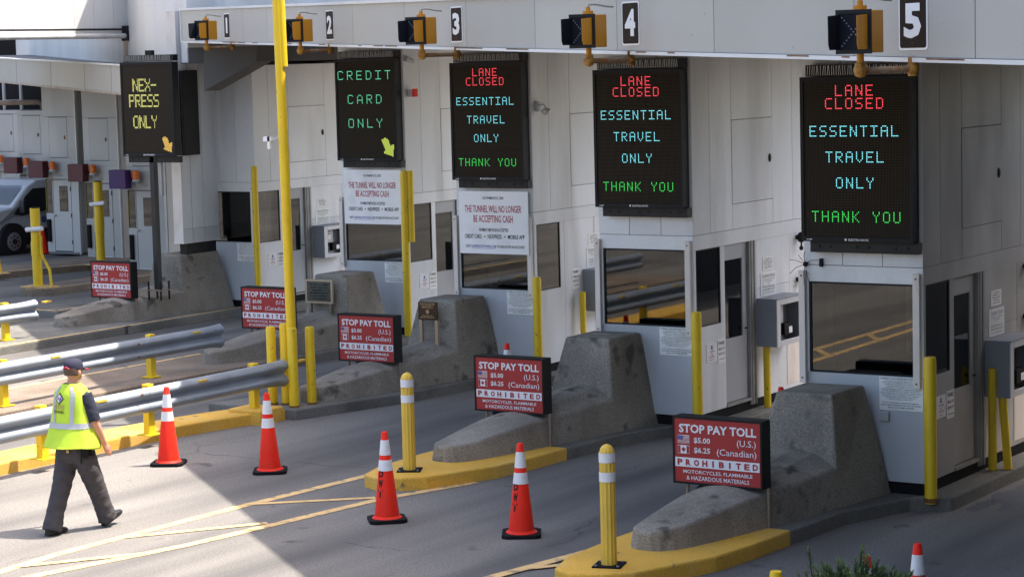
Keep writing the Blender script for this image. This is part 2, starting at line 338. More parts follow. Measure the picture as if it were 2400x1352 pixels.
for mi, (pts, wd) in enumerate([([(-15.46,2),(-15.43,6.6),(-15.38,11.1),(-15.51,15.07),(-15.57,15.86),(-15.48,18.43),(-15.31,20.70)], .13), ([(-15.08,2),(-15.0,7.5),(-14.82,12),(-15.1,15.04),(-14.69,16.83),(-14.37,19.47),(-13.98,20.73)], .13),
                ([(-15.50,18.62),(-14.46,19.52)], .10), ([(-15.52,16.75),(-14.66,17.95)], .10), ([(-15.52,15.3),(-14.82,16.28)], .10),
                ([(-15.38,10.6),(-14.88,11.2)], .12), ([(-15.4,8.6),(-14.97,9.2)], .12), ([(-15.42,6.4),(-15.02,7.0)], .12), ([(-11.35,15.6),(-11.26,16.96),(-11.02,18.35)], .13), ([(-11.2,17.3),(-10.85,17.75)], .10), ([(-11.1,13.0),(-10.6,16.0),(-10.3,17.0)], .13)]):
    strip('marking', pts, wd, 'line_paint', .004+.0012*mi, road)
random.seed(4)
for cx_, cy_, a_, b_ in ((-8.3,22.6,.34,.8),(-8.05,23.6,.4,.7),(-8.6,21.9,.10,.35)):
    mb = MB(); pl = [(cx_+a_*(1+.35*random.uniform(-1,1))*math.cos(k*math.pi/11), cy_+b_*(1+.3*random.uniform(-1,1))*math.sin(k*math.pi/11), .003) for k in range(22)]; mb.add(pl, [tuple(range(22))]); mb.build('tar_patch', 'asphalt_oil', road)
for pts in ([(-20.9,19.0),(-20.95,28.0)], [(-24.9,22.5),(-25.0,31.0)], [(-30.5,27.0),(-30.6,36.0)]):
    strip('lane_joint', pts, .05, 'asphalt_oil', .003, road)

def solid(name, poly, mat, h=K, parent=None, bev=.02):
    mb = MB(); area = sum(poly[i-1][0]*poly[i][1]-poly[i][0]*poly[i-1][1] for i in range(len(poly)))
    mb.prism(poly if area > 0 else poly[::-1], -.05, h); return mb.build(name, mat, parent, bevel=bev)
def island(n):
    ox, oy = OO[n]; bx, by = BO[n]
    T = lambda p: (ox+p[0], oy+p[1])
    rear = [T((-.47,-2.07)), T((-.40,-.99)), T((-.10,-.14)), (bx+.27, by+.05), (bx+.27, by+4.5), (bx-1.75, by+4.5), T((-1.78,-2.07))]
    body = struct(solid('traffic_island', rear, 'kerb'))
    return body, T
isl = {}
for n in (5, 4):
    b, T = island(n); isl[n] = b
    nose = [T(p) for p in ((-.47,-2.075),(-.50,-2.8),(-.57,-3.4),(-.90,-4.27),(-1.10,-4.46),(-1.38,-4.56),(-1.62,-4.44),(-1.76,-4.0),(-1.80,-3.2),(-1.78,-2.075))]
    solid('painted_nose', nose, 'kerb_yellow', K+.004, b)
b, T = island(3); isl[3] = b
solid('kerb_section', [(-18.04,25.325),(-19.35,25.325),(-20.02,23.36),(-18.54,23.36)], 'kerb', K, b)
for (y0, y1) in [(8,12.9),(12.92,17.4),(17.42,19.9),(19.92,23.35)]:
    f = lambda y: -19.21+max(0,y-18)*.012+max(0,y-20.4)**2*.052
    ys = [y0+(y1-y0)*i/6 for i in range(7)]
    solid('kerb_section', [(f(y), y) for y in ys]+[(f(y)-.62, y) for y in ys[::-1]], 'kerb_yellow', K+.003+.004*random.random(), b)
for x, y in ((-18.91,23.0),):
    solid('kerb_section', [(x-.32,y-.18),(x+.22,y-.18),(x+.22,y+.30),(x-.32,y+.30)], 'kerb_yellow', K+.05, b)
b, T = island(2); isl[2] = b
solid('kerb_section', [(-22.05,8),(-22.05,24),(-21.98,26),(-21.82,27.845),(-23.14,27.845),(-23.62,27.4),(-23.68,8)], 'kerb_dusty', K, b)
strip('painted_edge', [(-23.62,10),(-23.56,24),(-23.52,27.3)], .09, 'line_paint', K+.004, b)
b, T = island(1); isl[1] = b
solid('kerb_section', [(-27.26,10),(-27.22,29.6),(-27.45,30.565),(-28.84,30.565),(-29.3,29.2),(-29.3,10)], 'kerb', K+.001, b)
solid('kerb_section', [(-27.20,29.7),(-27.17,33.6),(-27.43,33.6),(-27.43,30.7)], 'kerb', K+.0015, b)
strip('painted_edge', [(-27.31,10),(-27.27,29.6),(-27.22,33.5)], .075, 'line_paint', K+.006, b)
ia = struct(solid('traffic_island', [(-33.35,34.2),(-33.30,37.2),(-33.2,40),(-35.4,40),(-34.5,37),(-34.2,34.2),(-33.9,33.9),(-33.6,33.9)], 'kerb_dusty', K))
strip('painted_edge', [(-33.85,33.98),(-33.45,34.2),(-33.38,37.2),(-33.3,39.8)], .08, 'line_paint', K+.004, ia)
ib = struct(solid('traffic_island', [(-37.25,33.0),(-37.15,36.6),(-36.34,39.65),(-36.2,44),(-38.6,44),(-38.3,36.6),(-38.2,33.0)], 'kerb_dusty', K))
strip('painted_edge', [(-37.28,33.2),(-37.2,36.6),(-36.4,39.6)], .09, 'line_paint', K+.004, ib)
ic = struct(solid('traffic_island', [(-30.3,31.2),(-30.3,34),(-31.4,34),(-31.4,31.2)], 'kerb', .12))
strip('painted_edge', [(-30.36,31.3),(-30.36,33.9)], .08, 'line_paint', .126, ic)
strip('painted_edge', [(-30.4,31.26),(-31.3,31.26)], .08, 'line_paint', .126, ic)

# ------------------------------------------------------------------ concrete crash blocks
def crash_block(n, label, topy=(-.86,-.16), tz=1.25):
    ox, oy = OO[n]; mb = MB()
    # ramp: sections (y, axis x, base half width, top half width, top z)
    S = [(-3.47,-1.26,.08,.05,.30,0),(-3.43,-1.26,.16,.12,.325,.005),(-3.34,-1.25,.235,.19,.335,.008),(-3.15,-1.22,.29,.24,.35,.015),(-2.8,-1.18,.335,.29,.395,.035),(-2.40,-1.13,.375,.335,.445,.055),(-2.30,-1.12,.378,.342,.450,.066),(-1.7,-1.05,.435,.40,.485,.11),(-.97,-.977,.474,.436,.53,.165),(-.7,-.95,.465,.43,.54,.18)]
    vs = []
    for y, cx, wb, wt, zt, cr in S: vs += [(cx+wb,y,K-.02),(cx+wt,y,zt),(cx+wt*.45,y,zt+cr*.8),(cx,y,zt+cr),(cx-wt*.45,y,zt+cr*.8),(cx-wt,y,zt),(cx-wb,y,K-.02)]
    m = len(S); q = 7; fs = [(q*i+k, q*i+k+q, q*i+(k+1)%q+q, q*i+(k+1)%q) for i in range(m-1) for k in range(q)]+[tuple(range(q)), tuple(range(q*m-1,q*m-q-1,-1))]
    mb.add(vs, [f[::-1] for f in fs])
    y0, y1 = topy
    B = [(-1.50,-1.02,K-.02),(-.50,-.96,K-.02),(-.345,max(-.02,y1+.16),K-.02),(-1.50,max(-.02,y1+.16),K-.02)]; Tt = [(-1.20,y0-.02,tz),(-.60,y0,tz),(-.57,y1,tz),(-1.21,y1-.03,tz)]
    mb.add(B+Tt, [(3,2,1,0),(4,5,6,7),(0,1,5,4),(1,2,6,5),(2,3,7,6),(3,0,4,7)])
    o = mb.build('crash_block', 'concrete', None, bevel=.025, seg=3, loc=(ox,oy,0)); return tag(o, label, 'barrier', 'concrete crash blocks on the islands')
crash_block(5, 'nearest wedge-shaped concrete crash block in front of booth 5'); crash_block(4, 'concrete crash block with rust stain on top below booth 4 window')
crash_block(3, 'concrete crash block behind the small bronze plaque'); crash_block(2, 'concrete crash block behind the dark green plaque in wooden frame')
crash_block(1, 'farthest concrete crash block carrying the clad column', (-.98,.06), 1.19)
rs = MB(); 
for i in range(14):
    a = 2*math.pi*i/14; rs.v.append((-.93+(.14+.03*math.sin(3*a))*math.cos(a), -.50+(.055+.015*math.cos(2*a))*math.sin(a), 1.2535))
rs.f.append(tuple(range(14)))
st = rs.build('rust_stain', 'rust_stain', [o for o in C.objects if o.get('label','').startswith('concrete crash block with rust')][0])

# ------------------------------------------------------------------ toll booths
def soffit_z(x, y):
    u = (x+6.624)*-.793+(y-15.584)*.610; return 4.519+.01826*u
NOTICE = ['THE TRANSPORTATION OF CURRENCY OR OTHER', 'INSTRUMENTS REGARDLESS OF THE AMOUNT IS LEGAL', 'HOWEVER IF YOU TAKE OUT OF OR BRING INTO', 'THE UNITED STATES MORE THAN $10,000', 'EQUIVALENT OR A COMBINATION OF THE TWO', 'CURRENCY TRAVELERS CHECKS OR BEARER INSTRUMENTS', 'YOU ARE REQUIRED BY LAW TO FILE A REPORT ON A', 'FORM 4790 WITH U.S. CUSTOMS SERVICE. FAILURE TO FILE', 'THE REQUIRED REPORT OR FALSE STATEMENTS ON THE', 'REPORT MAY LEAD TO SEIZURE OF THE CURRENCY', 'INSTRUMENTS AND TO CIVIL PENALTIES', 'AND OR CRIMINAL PROSECUTION']
def child_mesh(o, name, parent, loc=None):
    c = bpy.data.objects.new(name, o.data); C.objects.link(c); c.parent = parent
    if loc: c.location = loc
    return c
SHARE = {}
def shared(key, fn, name, mat, parent, loc=(0,0,0), smooth=None):
    if key not in SHARE:
        mb = MB(); fn(mb); me = bpy.data.meshes.new(name); me.from_pydata(mb.v, [], mb.f); me.update()
        if smooth is not None: me.shade_smooth(); me.set_sharp_from_angle(angle=R(smooth))
        me.materials.append(M[mat]); SHARE[key] = me
    o = bpy.data.objects.new(name, SHARE[key]); C.objects.link(o); o.parent = parent; o.location = loc; return o
def fn_notice(mb): mb.box(0,.47,-.006,0,0,.335)
def fn_notice_text(mb):
    txt(mb, 'CURRENCY AND MONETARY INSTRUMENTS', .012,.458,.312,.327,-.0085, bold=.012)
    for i, l in enumerate(NOTICE):
        hw = min(.222, .0046*len(l)); txt(mb, l, .235-hw,.235+hw,.291-i*.0168,.301-i*.0168,-.0085)
    for i, (l, hw) in enumerate((('IF YOU HAVE ANY QUESTIONS ABOUT',.195),('WHAT MUST BE REPORTED OR DECLARED,',.22),('ASK A CUSTOMS OFFICER.',.145))): txt(mb, l, .235-hw,.235+hw,.068-i*.024,.082-i*.024,-.0085, bold=.015)
def fn_fare(mb): mb.box(0,.006,0,.20,0,.29)
def fn_fare_text(mb):
    txt(mb, 'FARE', .025,.175,.225,.268,.0085,'side',bold=.01)
    txt(mb, '$5.00', .075,.175,.158,.19,.0085,'side'); txt(mb, '$6.25', .075,.175,.10,.132,.0085,'side'); scribble(mb, .03,.17,.045,.054,.0085,'side')
def fn_fare_red(mb):
    for z in (.16,.10): mb.box(.006,.0085,.028,.038,z,z+.028); mb.box(.006,.0085,.053,.063,z,z+.028)
def fn_nocash(mb): mb.box(0,.006,0,.26,0,.23)
def fn_nocash_text(mb): mb.box(.006,.0085,.115,.145,.165,.205); mb.box(.006,.0085,.105,.155,.155,.168); scribble(mb, .07,.19,.124,.138,.0085,'side',2); scribble(mb, .08,.18,.025,.035,.0085,'side',3)
def fn_nocash_red(mb): txt(mb, 'NOT', .10,.16,.088,.106,.0085,'side',bold=.015); txt(mb, 'ACCEPTED', .06,.20,.055,.075,.0085,'side',bold=.015)
def fn_serv(mb): mb.box(0,.007,0,.44,0,.29)
def fn_serv_text(mb):
    txt(mb, 'Customer Service', .04,.40,.235,.272,.0095,'side'); mb.box(.007,.0095,.04,.40,.226,.229)
    txt(mb, 'COMMENTS SUGGESTIONS', .05,.39,.192,.208,.0095,'side'); txt(mb, 'OR CONCERNS', .13,.31,.166,.182,.0095,'side'); txt(mb, 'CALL', .19,.25,.138,.151,.0095,'side')
    txt(mb, '519-258-7424 Ext.519', .05,.39,.098,.121,.0095,'side',bold=.01); txt(mb, '313-567-4422 Ext.519', .05,.39,.062,.085,.0095,'side',bold=.01); txt(mb, 'or visit WWW.DWTUNNEL.COM', .05,.39,.025,.042,.0095,'side')
def fn_small(mb): mb.box(0,.006,0,.30,0,.165)
def fn_small_text(mb):
    for i, (a, b_) in enumerate(((.05,.25),(.04,.26),(.04,.26),(.07,.23),(.05,.25))): scribble(mb, a, b_, .135-i*.027,.147-i*.027,.0085,'side',i)
def booth(n, label, side_mat='wall', door=True):
    bx, by = BO[n]; t = thing('toll_booth', label, 'toll booth', (bx,by,0), 0, 'toll booths in the row')
    tz = min(soffit_z(bx-1.3, by)-.03, soffit_z(bx, by)-.02)
    if n == 1: tz = 4.56
    W, Lh, p = -1.30, 3.5, .012
    MB().box(W+.02,-.02,.02,Lh-.02,.10,.262).build('plinth', 'plinth', t)
    sh = MB(); q = .012; th = .05       # structural shell just behind the panels
    sh.box(W+q,-q,q,q+th,.262,1.33); sh.box(W+q,W+.045,q,q+th,1.33,2.265); sh.box(-.085,-q,q,q+th,1.33,2.265); sh.box(W+q,-q,q,q+th,2.265,tz)
    sh.box(-q-th,-q,q+th,.80,.262,1.32); sh.box(-q-th,-q,.69,.80,1.32,2.26); sh.box(-q-th,-q,q+th,Lh,2.26,tz); sh.box(-q-th,-q,1.62,Lh,.262,2.26)
    if not door: sh.box(-q-th,-q,.80,1.62,.262,2.26)
    sh.box(W+q,W+q+th,q+th,Lh,.262,1.30); sh.box(W+q,W+q+th,q+th,Lh,2.27,tz); sh.box(W+q,W+q+th,1.2,Lh,1.30,2.27)
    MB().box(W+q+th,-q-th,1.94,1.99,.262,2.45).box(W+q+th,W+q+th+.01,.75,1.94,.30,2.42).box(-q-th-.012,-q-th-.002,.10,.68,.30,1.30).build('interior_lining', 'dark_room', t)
    sh.box(W+q+th,-q-th,Lh-.05,Lh,.262,tz)
    sh.build('wall_core', 'wall_seam', t)
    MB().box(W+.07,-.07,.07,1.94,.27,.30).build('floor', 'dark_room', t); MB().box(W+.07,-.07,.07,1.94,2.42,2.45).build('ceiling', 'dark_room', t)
    def fp(x0,x1,z0,z1,mat='wall'): MB().box(x0,x1,0,p,z0,z1).build('panel', mat, t, bevel=.002, seg=1)
    fp(W,0,.262,1.333,'wall_low_shade'); fp(W,-1.25,1.334,2.262); fp(-.088,0,1.334,2.262); fp(W,0,2.264,2.431)
    for a, b_ in ((W,-.874),(-.868,-.437),(-.431,0)): fp(a,b_,2.437,tz)
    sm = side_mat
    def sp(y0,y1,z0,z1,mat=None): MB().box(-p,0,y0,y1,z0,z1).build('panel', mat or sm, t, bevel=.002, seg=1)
    sp(p,.795,.262,1.32); sp(p,.06,1.321,2.255); sp(.685,.795,1.321,2.255); sp(p,Lh,2.257,2.431)
    for a, b_ in ((p,.452),(.458,1.020),(2.143,2.705),(2.711,Lh)): sp(a,b_,2.437,tz)
    sp(1.026,2.137,2.437,2.742); h = MB().box(-p,.004,1.030,2.133,2.75,3.772).build('hatch', sm, t, bevel=.002, seg=1); sp(1.026,2.137,3.78,tz)
    MB().ball((.008,2.05,3.265),.014,.036,.055).build('latch', 'frame_dark', h, 40)
    if door:
        d = MB().box(-.075,-.045,.805,1.46,.30,1.09).box(-.075,-.045,.805,1.46,2.06,2.255).box(-.075,-.045,.805,.83,1.09,2.06).box(-.075,-.045,1.345,1.46,1.09,2.06).build('door', 'door_grey' if sm == 'wall' else sm, t, bevel=.004, seg=1)
        MB().box(-.065,-.060,.83,1.345,1.09,2.06).build('pane', 'glass', d)
        MB().tube([(-.035,1.40,1.18),(-.012,1.40,1.18),(-.012,1.34,1.18)], .009, 8).build('handle', 'frame_dark', d, 40)
        j = MB()
        for k, y in enumerate((1.465,1.505,1.545,1.585)): j.box(-.05+.02*(k%2),-.002+.008*(k%2),y,y+.034,.20,2.256)
        j.build('door_track', 'track_grey', t); MB().box(-.06,.012,.80,1.46,.262,.292).build('door_sill', 'track_grey', t)
    else:
        sp(.80,1.62,.262,2.255)
    sp(1.628,1.648,.262,2.255); sp(1.653,2.583,1.645,2.255); sp(2.588,Lh,.262,2.255); sp(1.653,2.583,.262,1.640)
    # windows
    fr = MB(); fr.box(-1.25,-1.225,.002,.03,1.336,2.26); fr.box(-.112,-.089,.002,.03,1.336,2.26); fr.box(-1.225,-.112,.002,.03,1.336,1.352); fr.box(-1.225,-.112,.002,.03,2.245,2.26)
    f_ = fr.build('window_frame', 'frame_dark', t); MB().box(-1.225,-.112,.014,.018,1.352,2.245).build('pane', 'glass', f_)
    fr = MB(); fr.box(-.03,-.004,.062,.075,1.322,2.254); fr.box(-.03,-.004,.665,.684,1.322,2.254); fr.box(-.03,-.004,.075,.665,1.322,1.334); fr.box(-.03,-.004,.075,.665,2.242,2.254)
    f_ = fr.build('window_frame', 'frame_dark', t); MB().box(-.018,-.014,.075,.665,1.334,2.242).build('pane', 'glass', f_)
    MB().box(W+.02,W+.026,.07,1.19,1.30,2.27).build('pane', 'glass', t)
    c = MB(); c.prismY([(-.66,1.05),(-.08,1.05),(-.08,1.50),(-.34,1.52),(-.55,1.47),(-.63,1.36)], .10,.55); c.box(-1.2,-.08,.08,.6,.95,1.05); c.build('counter', 'console', t)
    MB().box(-1.02,-1.0,.35,.55,1.05,1.5).box(-1.12,-.9,.42,.47,1.28,1.55).build('monitor', 'dark_room', t)
    MB().box(-.98,-.60,1.925,1.938,1.45,1.98).build('wall_board', 'wall_far', t); MB().box(-.57,-.535,.9,.935,.30,2.42).build('mullion', 'track_grey', t)
    MB().box(-.40,-.12,1.2,1.5,.6,1.25).box(-.38,-.14,1.42,1.5,1.25,1.7).build('chair', 'console', t, bevel=.03); MB().tube([(-1.1,.3,2.3),(-1.08,.28,1.9),(-1.12,.3,1.5),(-1.05,.3,1.1)], .006, 6).build('cable', 'frame_dark', t)
    if n in (4,3): MB().box(-.036,-.032,.20,.46,1.62,1.98).build('pinned_poster', 'wood_tan', t)
    if n in (4,5): MB().box(-.034,-.030,.16,.24,2.02,2.17).build('pinned_note', 'paper', t)
    # aluminium guard posts in front of the window
    for x0, x1 in ((-1.342,-1.272),(-.092,-.02)):
        o = MB().box(x0,x1,-.055,-.004,1.225,2.375).build('guard_post', 'alu_beige', t, bevel=.004, seg=1)
        bo = MB()
        for z in (1.275, 2.325): bo.tube([((x0+x1)/2,-.062,z),((x0+x1)/2,-.05,z)], .009, 8)
        bo.build('bolt', 'frame_dark', o)
    # notices
    o = shared('notice', fn_notice, 'notice', 'paper', t, (-.478,0,.99)); shared('noticeT', fn_notice_text, 'lettering', 'ink', o)
    o = shared('fare', fn_fare, 'fare_notice', 'paper', t, (0,.575 if n != 3 else .99,.83 if n != 3 else 1.26)); shared('fareT', fn_fare_text, 'lettering', 'ink', o); shared('fareR', fn_fare_red, 'lettering', 'ink_red', o)
    if n != 3:
        o = shared('nocash', fn_nocash, 'banknote_notice', 'paper', t, (0,.29,.87)); shared('nocashT', fn_nocash_text, 'lettering', 'ink_blue', o); shared('nocashR', fn_nocash_red, 'lettering', 'ink_red', o)
    ky = 0 if n != 3 else -.35
    o = shared('serv', fn_serv, 'service_notice', 'paper', t, (0,1.75+ky,1.535)); shared('servT', fn_serv_text, 'lettering', 'ink_grey', o)
    o = shared('small', fn_small, 'small_notice', 'paper', t, (0,1.81+ky,1.855)); shared('smallT', fn_small_text, 'lettering', 'ink_grey', o)
    # payment kiosk: open-fronted cabinet on the side wall
    y0, y1, z0, z1, dx = 1.64+ky, 2.42+ky, .915, 1.505, .27
    kb = MB().box(0.001,dx,y0,y0+.02,z0,z1).box(0.001,dx,y1-.02,y1,z0,z1).box(0.001,dx,y0+.02,y1-.02,z0,z0+.02).box(0.001,dx+.02,y0-.005,y1+.005,z1,z1+.015).box(0.001,.05,y0+.02,y1-.02,z0+.02,z1)
    kk = kb.build('payment_kiosk', 'kiosk_body', t)
    MB().box(dx,dx+.015,y0,y0+.10,z0,z1).box(dx,dx+.015,y1-.07,y1,z0,z1).box(dx,dx+.015,y0+.10,y1-.07,z0,z0+.07).box(dx,dx+.015,y0+.10,y1-.07,z1-.07,z1).build('door_frame', 'kiosk_trim', kk, bevel=.003, seg=1)
    MB().box(.05,.16,y0+.02,y0+.42,z0+.05,z1-.09).build('control_panel', 'kiosk_face', kk)
    MB().box(.16,.165,y0+.13,y0+.20,1.27,1.40).box(.16,.19,y0+.16,y0+.26,1.10,1.19).box(.16,.18,y0+.16,y0+.26,1.00,1.08).build('card_slot', 'frame_dark', kk)
    MB().box(.16,.24,y0+.30,y0+.52,1.03,1.18).build('card_reader', 'console', kk, bevel=.006)
    MB().box(.241,.243,y0+.42,y0+.51,1.05,1.13).build('reader_label', 'white_board', kk)
    l = MB(); l.box(.161,.163,y0+.28,y0+.34,1.24,1.42); l.build('reader_label', 'white_board', kk)
    MB().box(.164,.166,y0+.285,y0+.335,1.38,1.41).build('reader_label', 'ink_blue', kk); MB().box(.164,.166,y0+.285,y0+.335,1.335,1.36).build('reader_label', 'ink_red', kk)
    MB().box(.001,.006,y1+.06,y1+.9,z0-.60,z0+.12).build('backing_board', 'alu_beige', t)
    o = MB().box(.001,.009,y1+.02,y1+.34,z0+.12,z0+.56).build('poster', 'track_grey', t)
    MB().box(.009,.012,y1+.04,y1+.34,z0+.22,z0+.36).build('label', 'yellow_plastic', o); pt = MB(); scribble(pt, y1+.06,y1+.18,z0+.46,z0+.49,.0125,'side'); pt.build('lettering', 'white_board', o)
    # twin alarm lamps on the side wall
    for z in (2.20, 1.65):
        o = MB().ball((.07,2.80,z),.06,.05,.07).tube([(0,2.80,z),(.06,2.80,z)], .03, 8).tube([(.07,2.80,z-.06),(.07,2.80,z-.13)], .012, 6).ball((.07,2.80,z-.14),.03,.03,.03,8,6).build('side_lamp', 'frame_dark', t, 40)
    return t
b5 = booth(5, 'nearest toll booth, its right side wall dark and mottled', 'wall_dark'); b4 = booth(4, 'toll booth with sliding door and payment kiosk left of booth 5')
b3 = booth(3, 'toll booth under sign 3 with plain side wall and no door', door=False); b2 = booth(2, 'toll booth under the CREDIT CARD ONLY sign'); b1 = booth(1, 'farthest toll booth beside the clad column')
# small fittings on booth walls
MB().box(-.475,-.365,-.05,-.001,.88,.975).build('junction_box', 'grey_plastic', b5, bevel=.008)
jb = MB().box(-1.18,-1.05,-.06,-.001,1.05,1.17).build('junction_box', 'grey_plastic', b2, bevel=.008); MB().tube([(-1.12,-.07,1.11),(-1.12,-.055,1.11)], .02, 10).build('socket', 'frame_dark', jb)
o = MB().box(.001,.10,.10,.19,4.0,4.12).build('strobe', 'grey_plastic', b2, bevel=.006); MB().box(.101,.14,.09,.20,4.0,4.13).build('lens', 'cone_red', o, bevel=.006)
MB().tube([(.02,.08,4.60),(.02,.25,4.57)], .035, 10).tube([(.02,.05,4.62),(.02,.10,4.60)], .05, 10).build('flood_lamp', 'grey_plastic', b2, 40)
o = MB().box(.001,.05,.10,.17,3.84,3.98).tube([(.05,.13,3.93),(.13,.13,3.94),(.16,.13,3.89)], .012, 8).build('camera_bracket', 'grey_plastic', b3, 40)
MB().ball((.16,.14,3.84),.07,.07,.05).build('dome_camera', 'aluminium', o, 40)
# broken bracket with loose wires at booth 5's left corner
wb = MB(); random.seed(3)
for a, l in ((-2.6,.20),(2.9,.17),(2.2,.12),(.3,.16),(-1.6,.22),(-1.3,.26),(1.55,.13)):
    p0 = Vector((-1.27,-.03,2.44)); e = p0+Vector((math.cos(a)*l,-.02,math.sin(a)*l)); wb.tube([p0,(p0+e)/2+Vector((0,-.03,.02)),e], .003, 5)
wb.ball((-1.27,-.03,2.44),.028,nu=8,nv=6); wb.tube([(-1.10,-.02,2.50),(-1.10,-.02,2.42)], .022, 8); wb.build('loose_wires', 'frame_dark', b5, 40)

# ------------------------------------------------------------------ canopy with fascia panels
P0 = Vector((-6.624,15.584)); U = Vector((-.793,.610)).normalized(); NV = Vector((U.y,-U.x))   # along the row, and inwards
def un(u, n, z=0): q = P0+U*u+NV*n; return Vector((q.x, q.y, z))
SL = .01826
can = thing('canopy', 'long white canopy edge with numbered plates above the booths', 'canopy', (0,0,0))
def ubox(mb, u0, u1, n0, n1, z0, z1):         # box in canopy space, z measured from the sloping soffit line
    vs = []
    for zz in (z0, z1):
        for u, n in ((u0,n0),(u1,n0),(u1,n1),(u0,n1)): vs.append(un(u, n, 4.519+SL*u+zz))
    return mb.add(vs, [(0,1,2,3),(7,6,5,4),(4,5,1,0),(5,6,2,1),(6,7,3,2),(7,4,0,3)])
ubox(MB(), 25.96, 34, .4, 8.6, .03, .5).build('roof_slab', 'soffit', can)  # unseen slab added to keep sun off the farthest booth's side wall
ubox(MB(), -9, 25.9, .03, 7.7, .03, .55).build('roof_slab', 'soffit', can)
seams = [-9,-6.5,-3.4,-.84,.9,3.43,5.62,7.86,10.1,12.47,14.8,17.21,19.56,21.2,23.2,25.9]
for a, b_ in zip(seams[:-1], seams[1:]):
    ubox(MB(), a+.006, b_-.006, 0, .03, .035, .56).build('fascia_panel', 'fascia', can, bevel=.002, seg=1)
ubox(MB(), -9, 25.9, -.02, .05, 0, .032).build('drip_edge', 'upper', can); ubox(MB(), -9, 25.95, -.035, .06, .562, .60).build('coping', 'upper', can)
ubox(MB(), 25.9, 25.95, -.02, 3, .0, .56).build('end_panel', 'upper', can)
random.seed(11)
for i in range(26):                            # rust runs along the lower trim
    u = -3+random.random()*25; l = .12+.5*random.random()
    ubox(MB(), u, u+l, -.0225, -.0205, .020, .031).build('rust_streak', 'rust', can)
# raised wall above and behind the canopy edge
up = thing('upper_building', 'white panelled upper building above the canopy at top left', 'building', (0,0,0))
def ub2(u0,u1,n0,n1,z0,z1):
    mb = MB(); vs = []
    for zz in (z0, z1):
        for u, n in ((u0,n0),(u1,n0),(u1,n1),(u0,n1)): vs.append(un(u, n, zz))
    return mb.add(vs, [(0,1,2,3),(7,6,5,4),(4,5,1,0),(5,6,2,1),(6,7,3,2),(7,4,0,3)])
ub2(-9,6.3,.62,4,4.9,8.1).build('wall_core', 'wall_seam', up); ub2(6.3,26,.62,4,4.9,7.72).build('wall_core', 'wall_seam', up); ub2(26,62,.12,6,4.62,7.72).build('wall_core', 'wall_seam', up)
u = -9.0
while u < 25.5: ub2(u,u+.996,.60,.62,5.0,8.12 if u < 6.2 else 7.74).build('cladding_panel', 'upper', up); u += 1.0 if abs(u-6) > .5 else 1.0
u = 26.0
while u < 61: ub2(u,u+.985,.10,.12,4.64,7.74).build('cladding_panel', 'upper', up); u += .99
ub2(25.93,25.998,.10,.63,4.9,7.74).build('cladding_panel', 'upper', up)
cx, cy = un(31.8, .1).x, un(31.8, .1).y       # sunlit return block
MB().box(cx-5, cx-.02, cy-6.5, cy+.2, 5.22, 7.70).build('return_core', 'wall_seam', up)
MB().box(cx-5, cx-.03, cy-6.5, cy+.1, 5.20, 5.219).build('soffit_panel', 'upper', up)
y = cy-6.5
while y < cy-.02: MB().box(cx-.02, cx, y, min(y+.55,cy), 5.24, 7.72).build('cladding_panel', 'upper', up); y += .556
MB().tube([(cx+.07,cy-6.5,5.20),(cx+.07,cy-.05,5.20)], .055, 10).build('pipe', 'aluminium', up, 40)
MB().tube([(cx+.06,cy-6.5,5.33),(cx+.06,cy-.12,5.33)], .02, 8).box(cx-.02,cx+.14,cy-.16,cy-.04,5.10,5.40).build('pipe', 'frame_dark', up, 40)
a, b_ = un(31.82,.097,0), un(32.22,.097,0)
ub2(31.82,32.24,.092,.0985,4.645,5.15).build('rust_stain', 'rust_stain', up)
o = MB()
for t_ in (0,1): q0 = un(23.7,.5,5.78+.1*t_); q1 = un(20.2,.5,5.70+.1*t_); o.tube([q0,q1], .02, 6)
for k in range(6): q0 = un(23.7-k*.7,.5,5.76); o.tube([q0, q0+Vector((0,0,.14))], .015, 6)
o.build('rusty_conduit', 'rust', up, 40)
# lower fascia of the left-hand canopy
lf = thing('left_canopy', 'lower sloping white fascia left of the clad column', 'canopy', (0,0,0))
A0, A1 = Vector((-29.55,32.53,4.07)), Vector((-38.72,38.41,4.30)); dd = (A1-A0); 
def lfp(t0,t1,m0,m1,z0,z1,name,mat):
    nn = Vector((.61,.793,0)); vs = []
    for zz in (z0, z1):
        for t_, m_ in ((t0,m0),(t1,m0),(t1,m1),(t0,m1)): vs.append(A0+dd*t_+nn*m_+Vector((0,0,zz)))
    MB().add(vs, [(0,1,2,3),(7,6,5,4),(4,5,1,0),(5,6,2,1),(6,7,3,2),(7,4,0,3)]).build(name, mat, lf)
for t0, t1 in ((-.16,.10),(.103,.29),(.293,.55),(.553,.85),(.853,1.2),(1.203,1.6)): lfp(t0,t1,0,.03,.02,.53,'fascia_panel','fascia')
lfp(-.16,1.6,-.02,.05,-.012,.018,'drip_edge','rust_stain'); lfp(-.16,1.6,-.03,.06,.532,.56,'coping','upper'); lfp(.10,1.6,.03,7,.04,.5,'roof_slab','soffit'); lfp(-.16,.10,.03,.6,.04,.5,'roof_slab','soffit')

